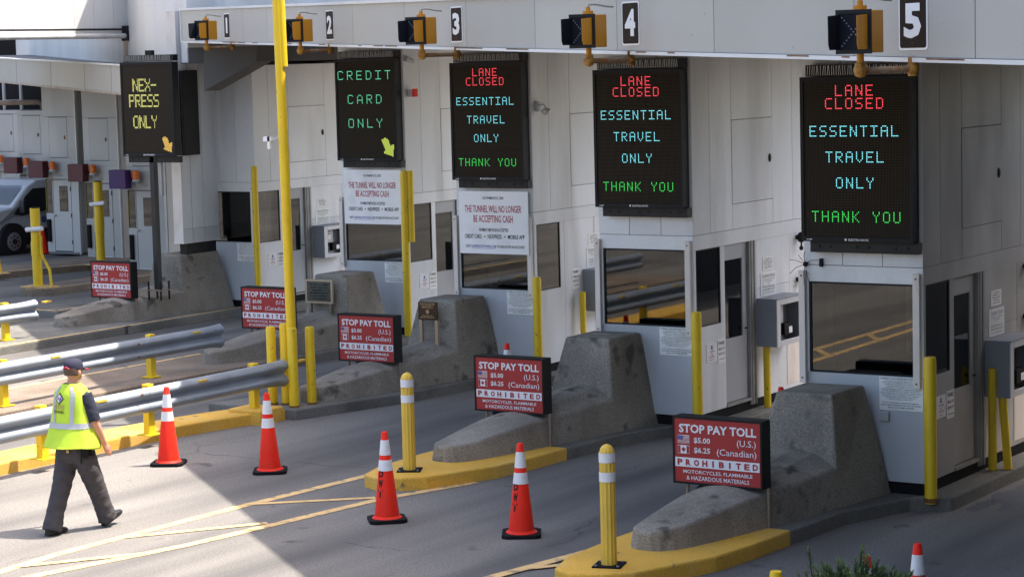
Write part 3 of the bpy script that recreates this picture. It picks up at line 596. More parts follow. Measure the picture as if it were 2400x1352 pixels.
# clad column on crash block 1
col = thing('clad_column', 'pale panel clad column standing on the farthest crash block', 'column', (-27.86,31.76,0))
MB().box(.04,.20,.10,.92,1.15,1.46).build('steel_core', 'mount_plate', col)
MB().box(.01,.21,.01,.99,1.42,5.5).build('core', 'wall_seam', col)
MB().box(0,.22,0,.012,1.40,5.56).build('panel', 'alu_beige', col)
for y0, y1 in ((.018,.255),(.270,.585),(.600,1.0)): (MB().box(.208,.22,y0,y1,1.655,5.56).build('panel', 'wall', col), MB().box(.208,.222,y0,y1,1.40,1.65).build('panel', 'upper', col))
MB().box(-.01,.235,-.012,1.01,1.39,1.402).build('base_trim', 'alu_beige', col)
o = MB().box(.225,.30,.03,.46,2.98,4.5).build('sign_back', 'black_metal', col, bevel=.006)
# haunch between column and canopy
def cray(px, py, d): v = CF+CR*((px-1200)/5425.9)-CU*((py-676)/5425.9); return Vector((0,0,4.651))+v*d
hb = MB(); pf = [(478,214),(600,145),(606,92),(478,92)]
hb.add([cray(x,y,40.6) for x, y in pf]+[cray(x,y,40.6)+Vector((.08,.35,0)) for x, y in pf], [(0,1,2,3),(7,6,5,4),(0,4,5,1),(1,5,6,2),(2,6,7,3),(3,7,4,0)])
tag(hb.build('canopy_haunch', 'soffit'), 'dark sloping bracket under the canopy right of the clad column', 'bracket')
# tall unseen wall added outside the frame to darken the right-hand lane
ubox(MB(), -9, 2.5, 7.75, 15, .03, .55).build('roof_slab', 'soffit', can)  # extra unseen slab, added to cut light reaching that lane from behind
rw = MB().box(-5.3,-3.6,18.6,45,0,4.3).prism([(-5.3,18.55),(-1.0,4.5),(6,4.5),(6,18.55)], 0, 11).build('light_block_wall', 'concrete_dark'); tag(rw, 'long grey wall added right of the last lane to block light', 'wall')

# ------------------------------------------------------------------ lane signals and number plates
def fn_digit(s):
    def f(mb): txt(mb, s, -.125 if s != '1' else -.055, .125 if s != '1' else .055, .085, .335, -.011, bold=.045)
    return f
PU = {5:0.0, 4:5.27, 3:10.43, 2:15.93, 1:22.27}
rzf = math.atan2(-U.y, -U.x)
for n, u in PU.items():
    q = un(u, 0, 4.519+SL*u+.085)
    t = thing('number_plate', 'brown and white lane number plate reading '+('','one','two','three','four','five')[n], 'sign', q, rzf, 'lane number plates')
    def rr(mb, w_, z0, z1, r_, y0, y1):
        pl = []
        for cx_, cz_, a0 in ((w_-r_,z1-r_,0),(-w_+r_,z1-r_,90),(-w_+r_,z0+r_,180),(w_-r_,z0+r_,270)):
            for k in range(4): a = R(a0+30*k); pl.append((cx_+r_*math.cos(a), cz_+r_*math.sin(a)))
        mb.prismY(pl[::-1], y0, y1)
    mb = MB(); rr(mb, .205,0,.407,.03,-.006,-.001); mb.build('border', 'plate_white', t)
    mb = MB(); rr(mb, .188,.016,.391,.022,-.0085,-.0062); mb.build('face', 'plate_brown', t)
    mb = MB(); fn_digit(str(n))(mb); mb.build('numeral', 'plate_white', t)
    mb = MB(); mb.ball((0,-.009,.05),.006,nu=6,nv=4).ball((0,-.009,.372),.006,nu=6,nv=4); mb.build('screw', 'rust', t)
def lane_signal():
    t = thing('lane_signal', 'yellow lane signal box hanging in front of plate 5', 'traffic signal', (0,0,0), 0, 'lane signals on the canopy edge')
    MB().box(-.125,.125,.012,.235,0,.30).build('housing', 'signal_yellow', t, bevel=.004, seg=1)
    MB().box(-.135,-.108,-.012,.011,-.006,.306).box(.108,.135,-.012,.011,-.006,.306).box(-.108,.108,-.012,.011,-.006,.022).box(-.108,.108,-.012,.011,.278,.306).build('front_rim', 'frame_dark', t)
    MB().box(-.108,.108,-.002,.010,.022,.278).build('lens_panel', 'visor_black', t)
    dots = MB()
    for k in range(-5, 6):
        for sgn in (-1, 1):
            if sgn > 0 and k == 0: continue
            dots.tube([(k*.0175,-.006,.15+sgn*k*.020),(k*.0175,-.002,.15+sgn*k*.020)], .0065, 8)
    dots.build('lens_ring', 'lens_ring', t)
    for x, mo, mi in ((-.112,'visor_black','visor_black'),(.108,'signal_yellow','visor_black')):
        poly = [(-.012,.025),(-.012,.272),(-.19,.262),(-.185,.06),(-.165,.025)]
        s = MB().prismX(poly, x, x+.004).build('visor', mo, t)
    MB().prismX([(-.012,.026),(-.012,.271),(-.189,.261),(-.184,.061),(-.164,.026)], .1055, .1075).build('visor_lining', 'visor_black', t)
    MB().cyl(0,.11,.301,.335,.05,12).cyl(0,.11,.33,.37,.022,12).build('top_boss', 'signal_yellow', t, 40)
    MB().tube([(0,.11,.37),(.01,.12,.395),(.06,.16,.395),(.12,.25,.375),(.16,.30,.37)], .011, 8).build('cable', 'track_grey', t, 40)
    MB().cyl(0,.11,-.075,0,.026,12).build('stem', 'signal_yellow', t, 40)
    MB().cyl(0,.11,-.165,-.07,.040,14).ball((0,.11,-.125),.052,nu=12,nv=8).build('elbow', 'signal_rust', t, 40)
    return t
sig0 = lane_signal(); sang = rzf+.0
pipe_dir = un(0,1)-un(0,0)
lab = {5:'largest yellow lane signal, hanging beside number plate five',4:'yellow lane signal with narrow lens gap beside number plate four',3:'yellow lane signal beside number plate three above camera dome',2:'yellow lane signal right of the tall yellow pole',1:'smallest yellow lane signal above the clad column'}
for n, u in PU.items():
    uu = u+(.02 if n != 1 else -.33); z = 4.519+SL*uu+.075
    b_ = un(uu, -.42, z); loc = (b_.x, b_.y-.11, z)
    if n == 5: t = sig0; t.location = loc; t['label'] = lab[5]
    else: t = dup(sig0, loc, 0, lab[n])
    e = Vector((0,.11,-.125)); f = e+pipe_dir*.42
    MB().tube([e, f], .024, 12).build('pipe', 'pipe_rusty', t, 40)
    MB().tube([f+Vector((0,0,-.05)), f+Vector((0,0,.085))], .034, 12).ball(f,.048).build('pipe_flange', 'signal_rust', t, 40)

# ------------------------------------------------------------------ LED message signs
def fn_spikes(mb):
    random.seed(5)
    for i in range(46):
        x = .05+i*.0245; a = random.uniform(-.012,.012); mb.add([(x,.02,1.665),(x+.005,.02,1.665),(x+.005+a,.02,1.765),(x+a,.02,1.765)], [(0,1,2,3)])
def led_sign(loc, label, lines, pole=False):
    t = thing('led_message_sign', label, 'LED sign', loc, 0, 'LED message signs')
    MB().box(.004,1.205,.03,.172,.004,1.647).build('cabinet', 'black_metal', t, bevel=.006)
    MB().box(0,.035,0,.03,0,1.651).box(1.174,1.209,0,.03,0,1.651).box(.035,1.174,0,.03,0,.05).box(.035,1.174,0,.03,1.601,1.651).build('bezel', 'bezel', t)
    dp = MB().box(.035,1.174,.012,.03,.05,1.601).build('display_panel', 'led_panel', t)
    for cells, mat in lines: led_dots(cells).build('lit_text', mat, dp)
    mb = MB(); txt(mb, 'ELECTRO-MATIC', .52,.74,.012,.034,-.002, bold=.02); mb.tube([(.49,-.002,.023),(.49,-.001,.023)], .013, 8); scribble(mb, .06,.13,.016,.028,-.002); mb.build('maker_name', 'plate_white', t)
    MB().box(.05,1.215,.035,.16,1.655,1.77).build('top_rail', 'black_metal', t); shared('spikes', fn_spikes, 'bird_spikes', 'spike', t)
    mp = MB().box(.07,1.235,.06,.165,-.115,-.004).build('mount_plate', 'mount_plate', t)
    bo = MB()
    for x in (.17,.29,.58,.71,1.0,1.13): bo.tube([(x,.05,-.055),(x,.062,-.055)], .013, 8)
    bo.build('bolt', 'frame_dark', mp)
    return t
def closed_lines():
    return [(led_text('LANE',22,2),'led_red'), (led_text('CLOSED',15,10),'led_red'), (led_text('ESSENTIAL',4,27),'led_cyan'), (led_text('TRAVEL',15,43),'led_cyan'), (led_text('ONLY',22,59),'led_cyan'), (led_text('THANK YOU',5,80),'led_green')]
ZL = {5:2.691, 4:2.778, 3:2.892, 2:2.983}
for n in (5,4,3): led_sign((BO[n][0]-1.2374, BO[n][1]-.184, ZL[n]), {5:'largest LED sign reading LANE CLOSED on booth 5',4:'LED sign reading LANE CLOSED under plate 4',3:'LED sign reading LANE CLOSED above a cash notice'}[n], closed_lines())
led_sign((BO[2][0]-1.2374, BO[2][1]-.184, ZL[2]), 'LED sign reading CREDIT CARD ONLY with yellow arrow', [(led_text_thin('CREDIT',1,9),'led_mint'), (led_text_thin('CARD',13,33),'led_mint'), (led_text_thin('ONLY',13,57),'led_mint'), (led_arrow(54,76,70,95),'led_yellow')])
l1 = led_sign((-28.13,30.80,3.02), 'LED sign reading NEX-PRESS ONLY on a dark post', [(led_text('NEX-',15,15,8,14,9),'led_lime'), (led_text('PRESS',9,32,8,14,9),'led_lime'), (led_text('ONLY',14,55,8,14,9),'led_lime'), (led_arrow(55,78,70,95),'led_amber')])
px, py = .60, .11
MB().box(px-.05,px+.05,py-.05,py+.05,.66-3.02,-.02).build('post', 'steel_post', l1); MB().box(px+.13,px+.19,py-.02,py+.04,-.7,-.02).build('conduit', 'track_grey', l1)
bp = MB().box(px-.17,px+.17,py-.13,py+.15,.635-3.02,.655-3.02).build('base_plate', 'post_brown', l1); bo = MB()
for x in (-.14,.14):
    for y in (-.10,.12): bo.cyl(px+x,py+y,.47-3.02,.80-3.02,.018,8)
bo.build('anchor_bolt', 'frame_dark', bp, 40)
MB().box(.55,.70,.06,.14,1.77,1.85).build('sensor', 'black_metal', l1)

# ------------------------------------------------------------------ cash notice boards
def cash_board(n, z0, label):
    t = thing('notice_board', label, 'notice', (BO[n][0]-1.21, BO[n][1]-.075, z0), 0, 'cash notice boards')
    p = MB().box(0,1.165,0,.012,0,.885).build('board', 'white_board', t)
    mb = MB(); mb2 = MB(); y = -.0025
    txt(mb, 'AS OF MARCH 21, 2020', .41,.76,.765,.81,y,bold=.01); txt(mb2, 'THE TUNNEL WILL NO LONGER', .10,1.055,.585,.685,y,bold=.012); txt(mb2, 'BE ACCEPTING CASH', .245,.91,.445,.545,y,bold=.012)
    txt(mb, 'PAYMENT METHODS ACCEPTED', .335,.83,.315,.362,y,bold=.01); txt(mb, 'CREDIT CARD', .09,.375,.215,.275,y,bold=.01); txt(mb, 'NEXPRESS', .48,.715,.215,.275,y,bold=.01); txt(mb, 'MOBILE APP', .82,1.10,.215,.275,y,bold=.01)
    for x in (.43,.77): mb.tube([(x,y,.245),(x,-.001,.245)], .011, 8)
    txt(mb, 'VISIT', .10,.185,.085,.125,y,bold=.008); txt(mb, 'TO SIGN UP FOR AN ACCOUNT', .63,1.095,.085,.125,y,bold=.008)
    mb3 = MB(); txt(mb3, 'NEXPRESS.DWTUNNEL.COM', .20,.615,.085,.125,y,bold=.008); mb3.box(.20,.615,y,-.001,.070,.074)
    mb.build('lettering', 'ink', p); mb2.build('lettering', 'ink_red', p); mb3.build('lettering', 'ink_blue', p)
cash_board(3, 1.845, 'white cash notice board below the LED sign at booth 3'); cash_board(2, 1.945, 'white cash notice board below the CREDIT CARD ONLY sign')

# ------------------------------------------------------------------ STOP PAY TOLL signs
def fn_face_white(mb):
    y = -.0035
    txt(mb,'STOP PAY TOLL',.05,.875,.475,.560,y,bold=.03); txt(mb,'$5.00',.21,.385,.375,.435,y,bold=.02); txt(mb,'$6.25',.21,.385,.28,.34,y,bold=.02)
    txt(mb,'(U.S.)',.67,.87,.36,.44,y); txt(mb,'(Canadian)',.455,.875,.262,.342,y)
    mb.box(.005,.905,y,-.0005,.145,.235)
    txt(mb,'MOTORCYCLES, FLAMMABLE',.09,.83,.078,.118,y,bold=.008); txt(mb,'& HAZARDOUS MATERIALS',.125,.795,.022,.062,y,bold=.008)
    mb.box(.035,.16,y,-.0005,.37,.45); mb.box(.035,.16,y,-.0005,.272,.352)
def leaf(mb, cx, cz, s, y):
    h = [(0,1),(.18,.62),(.42,.72),(.36,.28),(.62,.50),(.70,.30),(1,.34),(.84,.02),(.95,-.08),(.46,-.46),(.52,-.66),(.06,-.60),(.05,-1)]
    pl = [(cx+a*s*.8, cz+b_*s) for a, b_ in h]+[(cx-a*s*.8, cz+b_*s) for a, b_ in h[::-1][:-1]]
    n = len(pl); mb.add([(x,y,z) for x, z in pl]+[(cx,y,cz)], [(i,(i+1)%n,n) for i in range(n)])
def fn_face_red(mb):
    y = -.006
    for i, ch in enumerate('PROHIBITED'):
        cx = .055+i*.0895; txt(mb, ch, cx-(.026 if ch != 'I' else .008), cx+(.030 if ch != 'I' else .010), .160,.220,y,bold=.045)
    for k in range(6): mb.box(.038,.157,y,y+.001,.374+k*.0125,.380+k*.0125)
    mb.box(.038,.064,y,y+.001,.276,.348); mb.box(.131,.157,y,y+.001,.276,.348); leaf(mb,.0975,.312,.028,y)
def fn_face_blue(mb): mb.box(.038,.090,-.0085,-.0075,.408,.447)
def stop_sign(n, label, off=0):
    ox, oy = OO[n]; t = thing('toll_sign', label, 'sign', (ox-1.665+off, oy-2.17, 0), 0, 'STOP PAY TOLL signs')
    cm = MB().box(0,.955,.006,.175,.515,1.165).build('cabinet', 'black_metal', t, bevel=.006)
    MB().box(0,.02,-.006,.006,.515,1.165).box(.935,.955,-.006,.006,.515,1.165).box(.02,.935,-.006,.006,.515,.535).box(.02,.935,-.006,.006,1.145,1.165).build('frame', 'black_metal', t)
    f = shared('sface', lambda mb: mb.box(0,.915,0,.0055,0,.61), 'sign_face', 'sign_red', t, (.02,0,.535))
    shared('sfw', fn_face_white, 'lettering', 'sign_white', f); shared('sfr', fn_face_red, 'lettering', 'sign_red', f); shared('sfb', fn_face_blue, 'flag_canton', 'flag_blue', f)
    shared('smk', lambda mb: txt(mb,'LABONTE SIGNS',.40,.575,.497,.517,-.0075,bold=.02), 'maker_name', 'sign_white', t)
    MB().cyl(.10,.10,.14,.52,.018,10).build('post', 'post_brown', t, 40); MB().cyl(.965,.10,K,.52,.018,10).build('post', 'post_brown', t, 40)
    MB().tube([(.20,.10,.20),(.20,.10,.46),(.23,.10,.485),(.58,.10,.485),(.60,.10,.515)], .012, 8).build('conduit', 'frame_dark', t, 40)
stop_sign(5,'red STOP PAY TOLL sign nearest the camera'); stop_sign(4,'red STOP PAY TOLL sign with a cone tip showing above it'); stop_sign(3,'red STOP PAY TOLL sign in front of the bronze plaque block')
stop_sign(2,'red STOP PAY TOLL sign partly hidden by the tall yellow pole',.0); stop_sign(1,'farthest red STOP PAY TOLL sign beside the dark LED post')

# ------------------------------------------------------------------ plaques on timber legs
t = thing('memorial_plaque', 'dark green plaque in pale timber frame before crash block 2', 'plaque', (OO[2][0]+.12,OO[2][1]-1.06,.06))
MB().box(-1.39,-.85,0,.03,.75,.78).box(-1.39,-.85,0,.03,1.095,1.125).box(-1.39,-1.355,0,.03,.78,1.095).box(-.885,-.85,0,.03,.78,1.095).build('frame', 'wood_tan', t)
pl = MB().box(-1.355,-.885,.006,.02,.78,1.095).build('plate', 'plaque_green', t); mb = MB()
for i in range(6): scribble(mb, -1.30+.02*(i%3),-.94-.02*(i%3),1.04-i*.045,1.058-i*.045,.004,'front',i)
mb.build('lettering', 'ink', pl)
for x in (-1.33,-.93): MB().box(x,x+.05,.0,.04,.45,.75).build('leg', 'post_brown', t)
t = thing('memorial_plaque', 'small bronze plaque on two pale legs before crash block 3', 'plaque', (BO[3][0],BO[3][1]-1.0,0))
pl = MB().box(-1.32,-1.0,0,.025,.985,1.235).build('plate', 'plaque_bronze', t, bevel=.004); mb = MB()
for i in range(3): scribble(mb, -1.29+.02*i,-1.03-.02*i,1.205-i*.026,1.220-i*.026,-.002,'front',i)
mb.tube([(-1.16,-.003,1.10),(-1.16,-.001,1.10)], .03, 14)
for i in range(2): scribble(mb, -1.25-.03*i,-1.07+.03*i,1.040-i*.026,1.055-i*.026,-.002,'front',i+5)
mb.build('lettering', 'bronze_text', pl)
for x in (-1.31,-1.045): MB().box(x,x+.045,.005,.05,.45,.985).build('leg', 'wood_tan', t)

# ------------------------------------------------------------------ bollards and poles
def bollard(loc, h, r, label, lean=(0,0), mat='yellow', group='yellow steel bollards'):
    t = thing('bollard', label, 'bollard', loc, 0, group)
    e = Vector((lean[0], lean[1], h)); MB().tube([(0,0,-.03),e*.97,e], [r,r,r*.9], 18).build('tube', mat, t, 40)
    MB().tube([(0,0,-.02),(0,0,.025)], [r*1.12,r*1.04], 16).build('weld_collar', 'rust', t, 40); return t
def bl(n, x, y): return (BO[n][0]+x, BO[n][1]+y, .12)
bollard(bl(5,.10,-.08),1.44,.062,'thick yellow bollard before the dark mottled side wall'); bollard(bl(4,.08,-.10),1.42,.062,'thick yellow bollard rising behind the nearest toll sign')
bollard(bl(3,.10,-.12),1.42,.062,'thick yellow bollard rising behind the second nearest toll sign')
bollard(bl(5,.09,1.62),1.11,.044,'short yellow bollard left of the leaning one by booth 5'); bollard(bl(5,.22,1.74),1.21,.044,'thin yellow bollard leaning against the kiosk of booth 5',(-.09,-.02))
bollard(bl(4,.11,1.69),1.05,.045,'thin yellow bollard below the payment kiosk of booth 4'); bollard(bl(3,.13,1.06),1.10,.045,'thin yellow bollard below the fare notice of booth 3')
t = bollard(bl(2,.04,-.12),2.70,.062,'tall double yellow bollard beside the left cash notice board'); MB().tube([(.075,.06,1.55),(.075,.06,2.70)], .055, 16).build('upper_tube', 'yellow', t, 40)
bollard(bl(1,.08,-.12),2.62,.058,'tall yellow bollard beside the farthest booth')
for x, y, h, s in ((-19.12,23.62,1.03,'half hidden by the guardrail end'),(-18.95,23.69,1.07,'just left of the tall yellow pole foot'),(-18.69,23.53,1.04,'just right of the tall yellow pole foot'),(-18.66,23.86,1.02,'standing alone right of the tall yellow pole')):
    bollard((x,y,K),h,.062,'short yellow bollard '+s)
t = thing('height_pole', 'very tall yellow pole rising through the top of the picture', 'pole', (-18.80,23.66,K))
MB().tube([(0,0,0),(-.02,0,3.1),(-.07,0,6.6)], [.064,.064,.060], 18).build('tube', 'yellow', t, 40); MB().tube([(-.012,.03,4.42),(-.045,.03,6.6)], [.062,.062], 16).build('second_tube', 'yellow', t, 40)
MB().tube([(-.02,0,3.52),(-.21,-.05,3.46)], .018, 8).build('arm', 'grey_plastic', t, 40); MB().box(-.30,-.17,-.08,-.03,3.46,3.52).box(-.23,-.19,-.08,-.03,3.36,3.52).build('sensor_head', 'plate_white', t)
bollard((-7.11,14.24,0),1.03,.045,'yellow bollard top at the bottom edge near the shrub')
def delineator():
    t = thing('delineator_post', 'ribbed yellow plastic post with white bands on the nearest island nose', 'bollard', (0,0,0), 0, 'plastic posts on island noses')
    mb = MB(); n = 48; zs = [0,.95,1.0,1.035,1.06,1.072]; rs_ = [1,1,.97,.82,.5,.12]; vs = []
    for z, s in zip(zs, rs_):
        for k in range(n): a = 2*math.pi*k/n; r_ = (.068+.0036*math.cos(12*a))*s; vs.append((r_*math.cos(a), r_*math.sin(a), z+.012))
    fs = [(i*n+k,i*n+(k+1)%n,(i+1)*n+(k+1)%n,(i+1)*n+k) for i in range(len(zs)-1) for k in range(n)]+[tuple(range((len(zs)-1)*n,len(zs)*n))]
    mb.add(vs, fs).build('tube', 'yellow_plastic', t, 50)
    for z in (.925,.755): MB().tube([(0,0,z),(0,0,z+.085)], .0735, 28, cap=False).build('band', 'cone_white', t, 40)
    MB().box(-.13,.13,-.13,.13,0,.014).build('base_plate', 'rubber', t, bevel=.004); mb = MB()
    for x in (-.1,.1):
        for y in (-.1,.1): mb.cyl(x,y,.014,.024,.012,8)
    mb.build('bolt', 'galv', t); return t
dl = delineator(); dl.location = (-10.26,17.28,K+.004); dl.rotation_euler = (0,0,.3)
dup(dl, (-14.61,20.37,K+.004), .5, 'ribbed yellow plastic post with white bands behind the left DWT cone')

# ------------------------------------------------------------------ guardrails
def guardrail(x, y0, y1, posts, label, ztop=.74):
    t = thing('guardrail', label, 'guardrail', (x,0,0), 0, 'guardrails on the islands')
    prof = [(.055,0),(.075,-.010),(.125,-.045),(.136,-.072),(.125,-.10),(.075,-.138),(.066,-.155),(.075,-.172),(.125,-.21),(.136,-.238),(.125,-.265),(.075,-.300),(.055,-.31)]
    cuts = [y0]; 
    while cuts[-1]+3.8 < y1-1: cuts.append(cuts[-1]+3.8)
    cuts.append(y1)
    for i in range(len(cuts)-1):
        a, b_ = cuts[i], cuts[i+1]; ys = [a, b_] if b_ < y1 else [a, b_-.35, b_-.18, b_-.06, b_]
        mb = MB(); vs = []; m = len(prof)
        for y in ys:
            e = max(0, y-(y1-.36))/.36 if b_ == y1 else 0; o_ = .004*(i%2)
            vs += [(px_+o_+.05*e*e, y, ztop+(pz+.155)*(1+.18*e*e)-.155) for px_, pz in prof]+[(px_+o_-.006+.05*e*e, y, ztop+(pz+.155)*(1+.18*e*e)-.155) for px_, pz in prof[::-1]]
        k = 2*m
        fs = [(j*k+q, j*k+(q+1)%k, (j+1)*k+(q+1)%k, (j+1)*k+q) for j in range(len(ys)-1) for q in range(k)]+[tuple(range(k-1,-1,-1)), tuple(range((len(ys)-1)*k, len(ys)*k))]
        bm_ = mb.add(vs, fs).build('beam', 'galv', t, 50)
        bo = MB()
        for y in (b_-.15,):
            for z in (-.06,-.25): bo.tube([(.135,y,ztop+z),(.152,y,ztop+z)], .014, 8)
        bo.build('splice_bolt', 'rust', bm_)
    for y in posts:
        p = MB().box(-.04,.055,y-.055,y+.055,K,ztop+.03).build('post', 'yellow', t, bevel=.004, seg=1)
        MB().box(-.10,.11,y-.11,y+.11,K+.006,K+.02).build('base_plate', 'yellow', p)
    for y in posts: 
        MB().box(.06,.142,y+.80,y+.97,ztop-.052,ztop-.028).build('reflector', 'yellow_plastic', t)
    return t
guardrail(-18.95, 9.5, 23.52, (11.8,13.6,15.4,17.3,19.17,21.0,23.02), 'nearest guardrail beside the walking man')
guardrail(-22.42, 9.5, 26.38, (13.2,16.2,19.2,22.0,24.94), 'middle guardrail ending before crash block 2'); guardrail(-27.80, 12, 28.0, (15,18,21,24.3,27.4), 'far guardrail end at the left edge')

# ------------------------------------------------------------------ traffic cones
def cone(full=True):
    t = thing('traffic_cone', 'cone', 'traffic cone', (0,0,0), 0, 'orange traffic cones')
    H, z0 = .87, .04; rad = lambda z: .128+(.030-.128)*(z-z0)/H
    pl = [(.19*sx*a+0, .19*sy*b_) for sx, sy, a, b_ in ((1,-1,1,.75),(1,1,1,.75),(1,1,.75,1),(-1,1,.75,1),(-1,1,1,.75),(-1,-1,1,.75),(-1,-1,.75,1),(1,-1,.75,1))]
    MB().prism(pl, 0, .038).build('base', 'rubber', t, bevel=.006)
    MB().tube([(0,0,.036),(0,0,.05),(0,0,.06),(0,0,z0+H-.01),(0,0,z0+H)], [.155,.140,rad(.06),rad(z0+H-.01),.024], 32).build('body', 'cone_red', t, 40)
    for f0, f1 in ((.095,.27),(.325,.45)):
        za, zb = z0+H*(1-f1), z0+H*(1-f0); MB().tube([(0,0,za),(0,0,zb)], [rad(za)+.002,rad(zb)+.002], 32, cap=False).build('collar', 'cone_white', t, 40)
    return t
c0 = cone(); grp = []
CL = [((-17.89,20.14),.2,'orange cone nearest the walking man at the shadow edge'),((-16.47,20.25),.35,'orange cone beside the guardrail end and yellow kerb'),((-13.63,18.59),.5,'orange cone lettered DWT before the island nose'),((-12.02,18.59),.25,'orange cone lettered DWT standing right of the other'),
      ((-16.35,25.05),.1,'cone whose tip shows above the STOP PAY TOLL sign'),((-11.35,22.90),.2,'cone tip peeking over the nearest crash block'),((-6.82,16.04),.3,'cone at the bottom edge right of the shrub'),((-6.98,15.46),.6,'cone half hidden behind the shrub')]
for i, (p, rz, lb) in enumerate(CL):
    if i == 0: t = c0; t.location = (*p,0); t.rotation_euler = (0,0,R(45)*rz+.35); t['label'] = lb
    else: t = dup(c0, (*p,0 if i not in (4,5) else .0), R(45)*rz+.35, lb)
    t.rotation_euler = ((0,.012,-.010,.016,0,0,.01,-.012)[i], (.010,-.012,0,.008,0,.01,0,.01)[i], t.rotation_euler.z)
    if i in (2,3):
        mb = MB(); H = .87; ang = math.atan2(-p[1], -p[0])-R(38)-t.rotation_euler.z
        for k, ch in enumerate('DWT'):
            zc = .452-k*.098; vs, fs = text_mesh(ch, .06); x0 = min(v[0] for v in vs); x1 = max(v[0] for v in vs); y0 = min(v[1] for v in vs); y1 = max(v[1] for v in vs); out = []
            for v in vs:
                z = zc+(v[1]-y0)/(y1-y0)*.078; r_ = .128+(.030-.128)*(z-.04)/H+.002; a = ang+((v[0]-x0)/(x1-x0)-.5)*.056/r_
                out.append((r_*math.cos(a), r_*math.sin(a), z))
            mb.add(out, fs)
        mb.build('lettering', 'ink', t)
t = thing('small_cone', 'plain small red cone beside the white van', 'traffic cone', (-41.0,41.85,0)); MB().box(-.18,.18,-.18,.18,0,.03).build('base', 'cone_red', t); MB().tube([(0,0,.03),(0,0,.70)], [.13,.03], 16).build('body', 'cone_red', t, 40)

# ------------------------------------------------------------------ inspection booths, van and posts at the far left
def far_booth(x, y, label, box_mat, zt=4.6, wd=1.15):
    t = thing('inspection_booth', label, 'booth', (x,y,0), 0, 'grey inspection booths at the left')
    MB().box(.012,wd-.012,.012,3.0,.05,zt).build('wall_core', 'wall_seam', t)
    def fp(x0,x1,z0,z1): MB().box(x0,x1,0,.012,z0,z1).build('panel', 'wall_far', t)
    fp(0,.02,.1,1.88); fp(.02,.24,.1,1.05); fp(.22,.24,1.06,1.88); fp(.85,wd,.1,1.88); fp(0,wd,1.89,2.28); fp(0,wd,2.285,2.40); fp(0,.19,2.405,3.40); fp(.80,wd,2.405,3.40); fp(0,wd,3.41,zt)
    MB().box(wd-.012,wd,.012,3.0,.1,zt).build('side_panel', 'wall_far', t)
    f = MB().box(.02,.22,.004,.012,1.06,1.88).build('window_frame', 'frame_dark', t); MB().box(.03,.21,.0,.0035,1.07,1.87).build('pane', 'glass', f)
    MB().box(.012,.03,-.012,-.001,1.05,1.88).build('window_trim', 'olive_trim', t)
    d = MB().box(.26,.84,-.006,.010,.14,1.86).build('door', 'wall_far', t, bevel=.003, seg=1)
    f = MB().box(.46,.74,-.010,-.0062,1.10,1.72).build('door_frame', 'frame_dark', d); MB().box(.47,.73,-.0135,-.0105,1.11,1.71).build('pane', 'glass', d)
    MB().ball((.31,-.04,1.0),.03,nu=8,nv=6).build('knob', 'aluminium', d, 40); MB().box(.27,.84,-.012,-.007,.14,.17).build('kick_plate', 'aluminium', d)
    h_ = MB()
    for z in (.3,.95,1.6): h_.box(.825,.85,-.016,-.0065,z,z+.1)
    h_.build('hinge', 'frame_dark', d)
    b = MB().box(.05,.15,-.06,-.001,.35,.90).build('bumper', 'rubber', t, bevel=.01)
    h = MB().box(.196,.794,-.004,.012,2.42,3.385).build('hatch', 'wall_far', t, bevel=.003, seg=1); MB().ball((.72,-.01,2.90),.03,.012,.05,8,6).build('latch', 'rust', h, 40)
    MB().tube([(wd-.03,-.03,.05),(wd-.03,-.03,zt)], .022, 8).build('downpipe', 'aluminium', t, 40)
    s = MB().box(-.20,.28,-.36,-.16,1.93,2.34).build('signal_box', box_mat, t, bevel=.005, seg=1); MB().box(.20,.24,-.16,-.001,2.08,2.16).build('arm', 'frame_dark', s)
    be = MB().cyl(.42,-.16,2.13,2.30,.085,14).ball((.42,-.16,2.30),.085,.085,.03).build('beacon', 'beacon', t, 40); MB().cyl(.42,-.16,2.08,2.13,.09,14).tube([(.42,-.16,2.08),(.44,-.15,1.99),(.55,-.06,1.98),(.58,0,1.98)], .012, 6).build('bracket', 'grey_plastic', be, 40)
    return t
far_booth(-34.80,38.18,'grey inspection booth with purple signal box and orange beacon','box_purple'); far_booth(-38.05,40.30,'grey inspection booth behind the yellow camera post','box_red')
far_booth(-40.50,41.50,'grey inspection booth with dark red signal box beside the van','box_red'); far_booth(-42.95,43.1,'grey inspection booth behind the van roof','box_red',3.52); far_booth(-45.2,44.4,'grey inspection booth cut by the left picture edge','box_red',3.5)
bw = MB().box(-60,-25,48,48.4,0,6).build('back_wall', 'wall_far'); tag(bw, 'plain wall behind the inspection booths', 'wall')
lq = cray(10,230,61.5); t = thing('service_ladder', 'pale ladder in the dark recess at the left edge', 'ladder', (lq.x,lq.y,0))
for x in (0,.62): MB().tube([(x,0,3.3),(x,0,4.9)], .045, 8).build('rail', 'grey_plastic', t, 40)
for z in (3.75,4.3): MB().tube([(0,0,z),(.62,0,z)], .025, 8).build('rung', 'grey_plastic', t, 40)
t = thing('duct_pipe', 'dusty pipe running along the dark recess', 'pipe', (-43.4,43.5,0)); MB().tube([(-2,0,3.72),(.85,0,3.72),(.98,0,3.66),(1.0,0,3.5)], .07, 10).build('pipe', 'kerb_dusty', t, 40)
tag(MB().box(-50,-41.9,45.2,45.5,3.3,5.4).build('recess_shade_sheet', 'plinth'), 'black sheet for the shade in the recess above the far booth', 'panel')  # black sheet standing in for shade inside the open recess

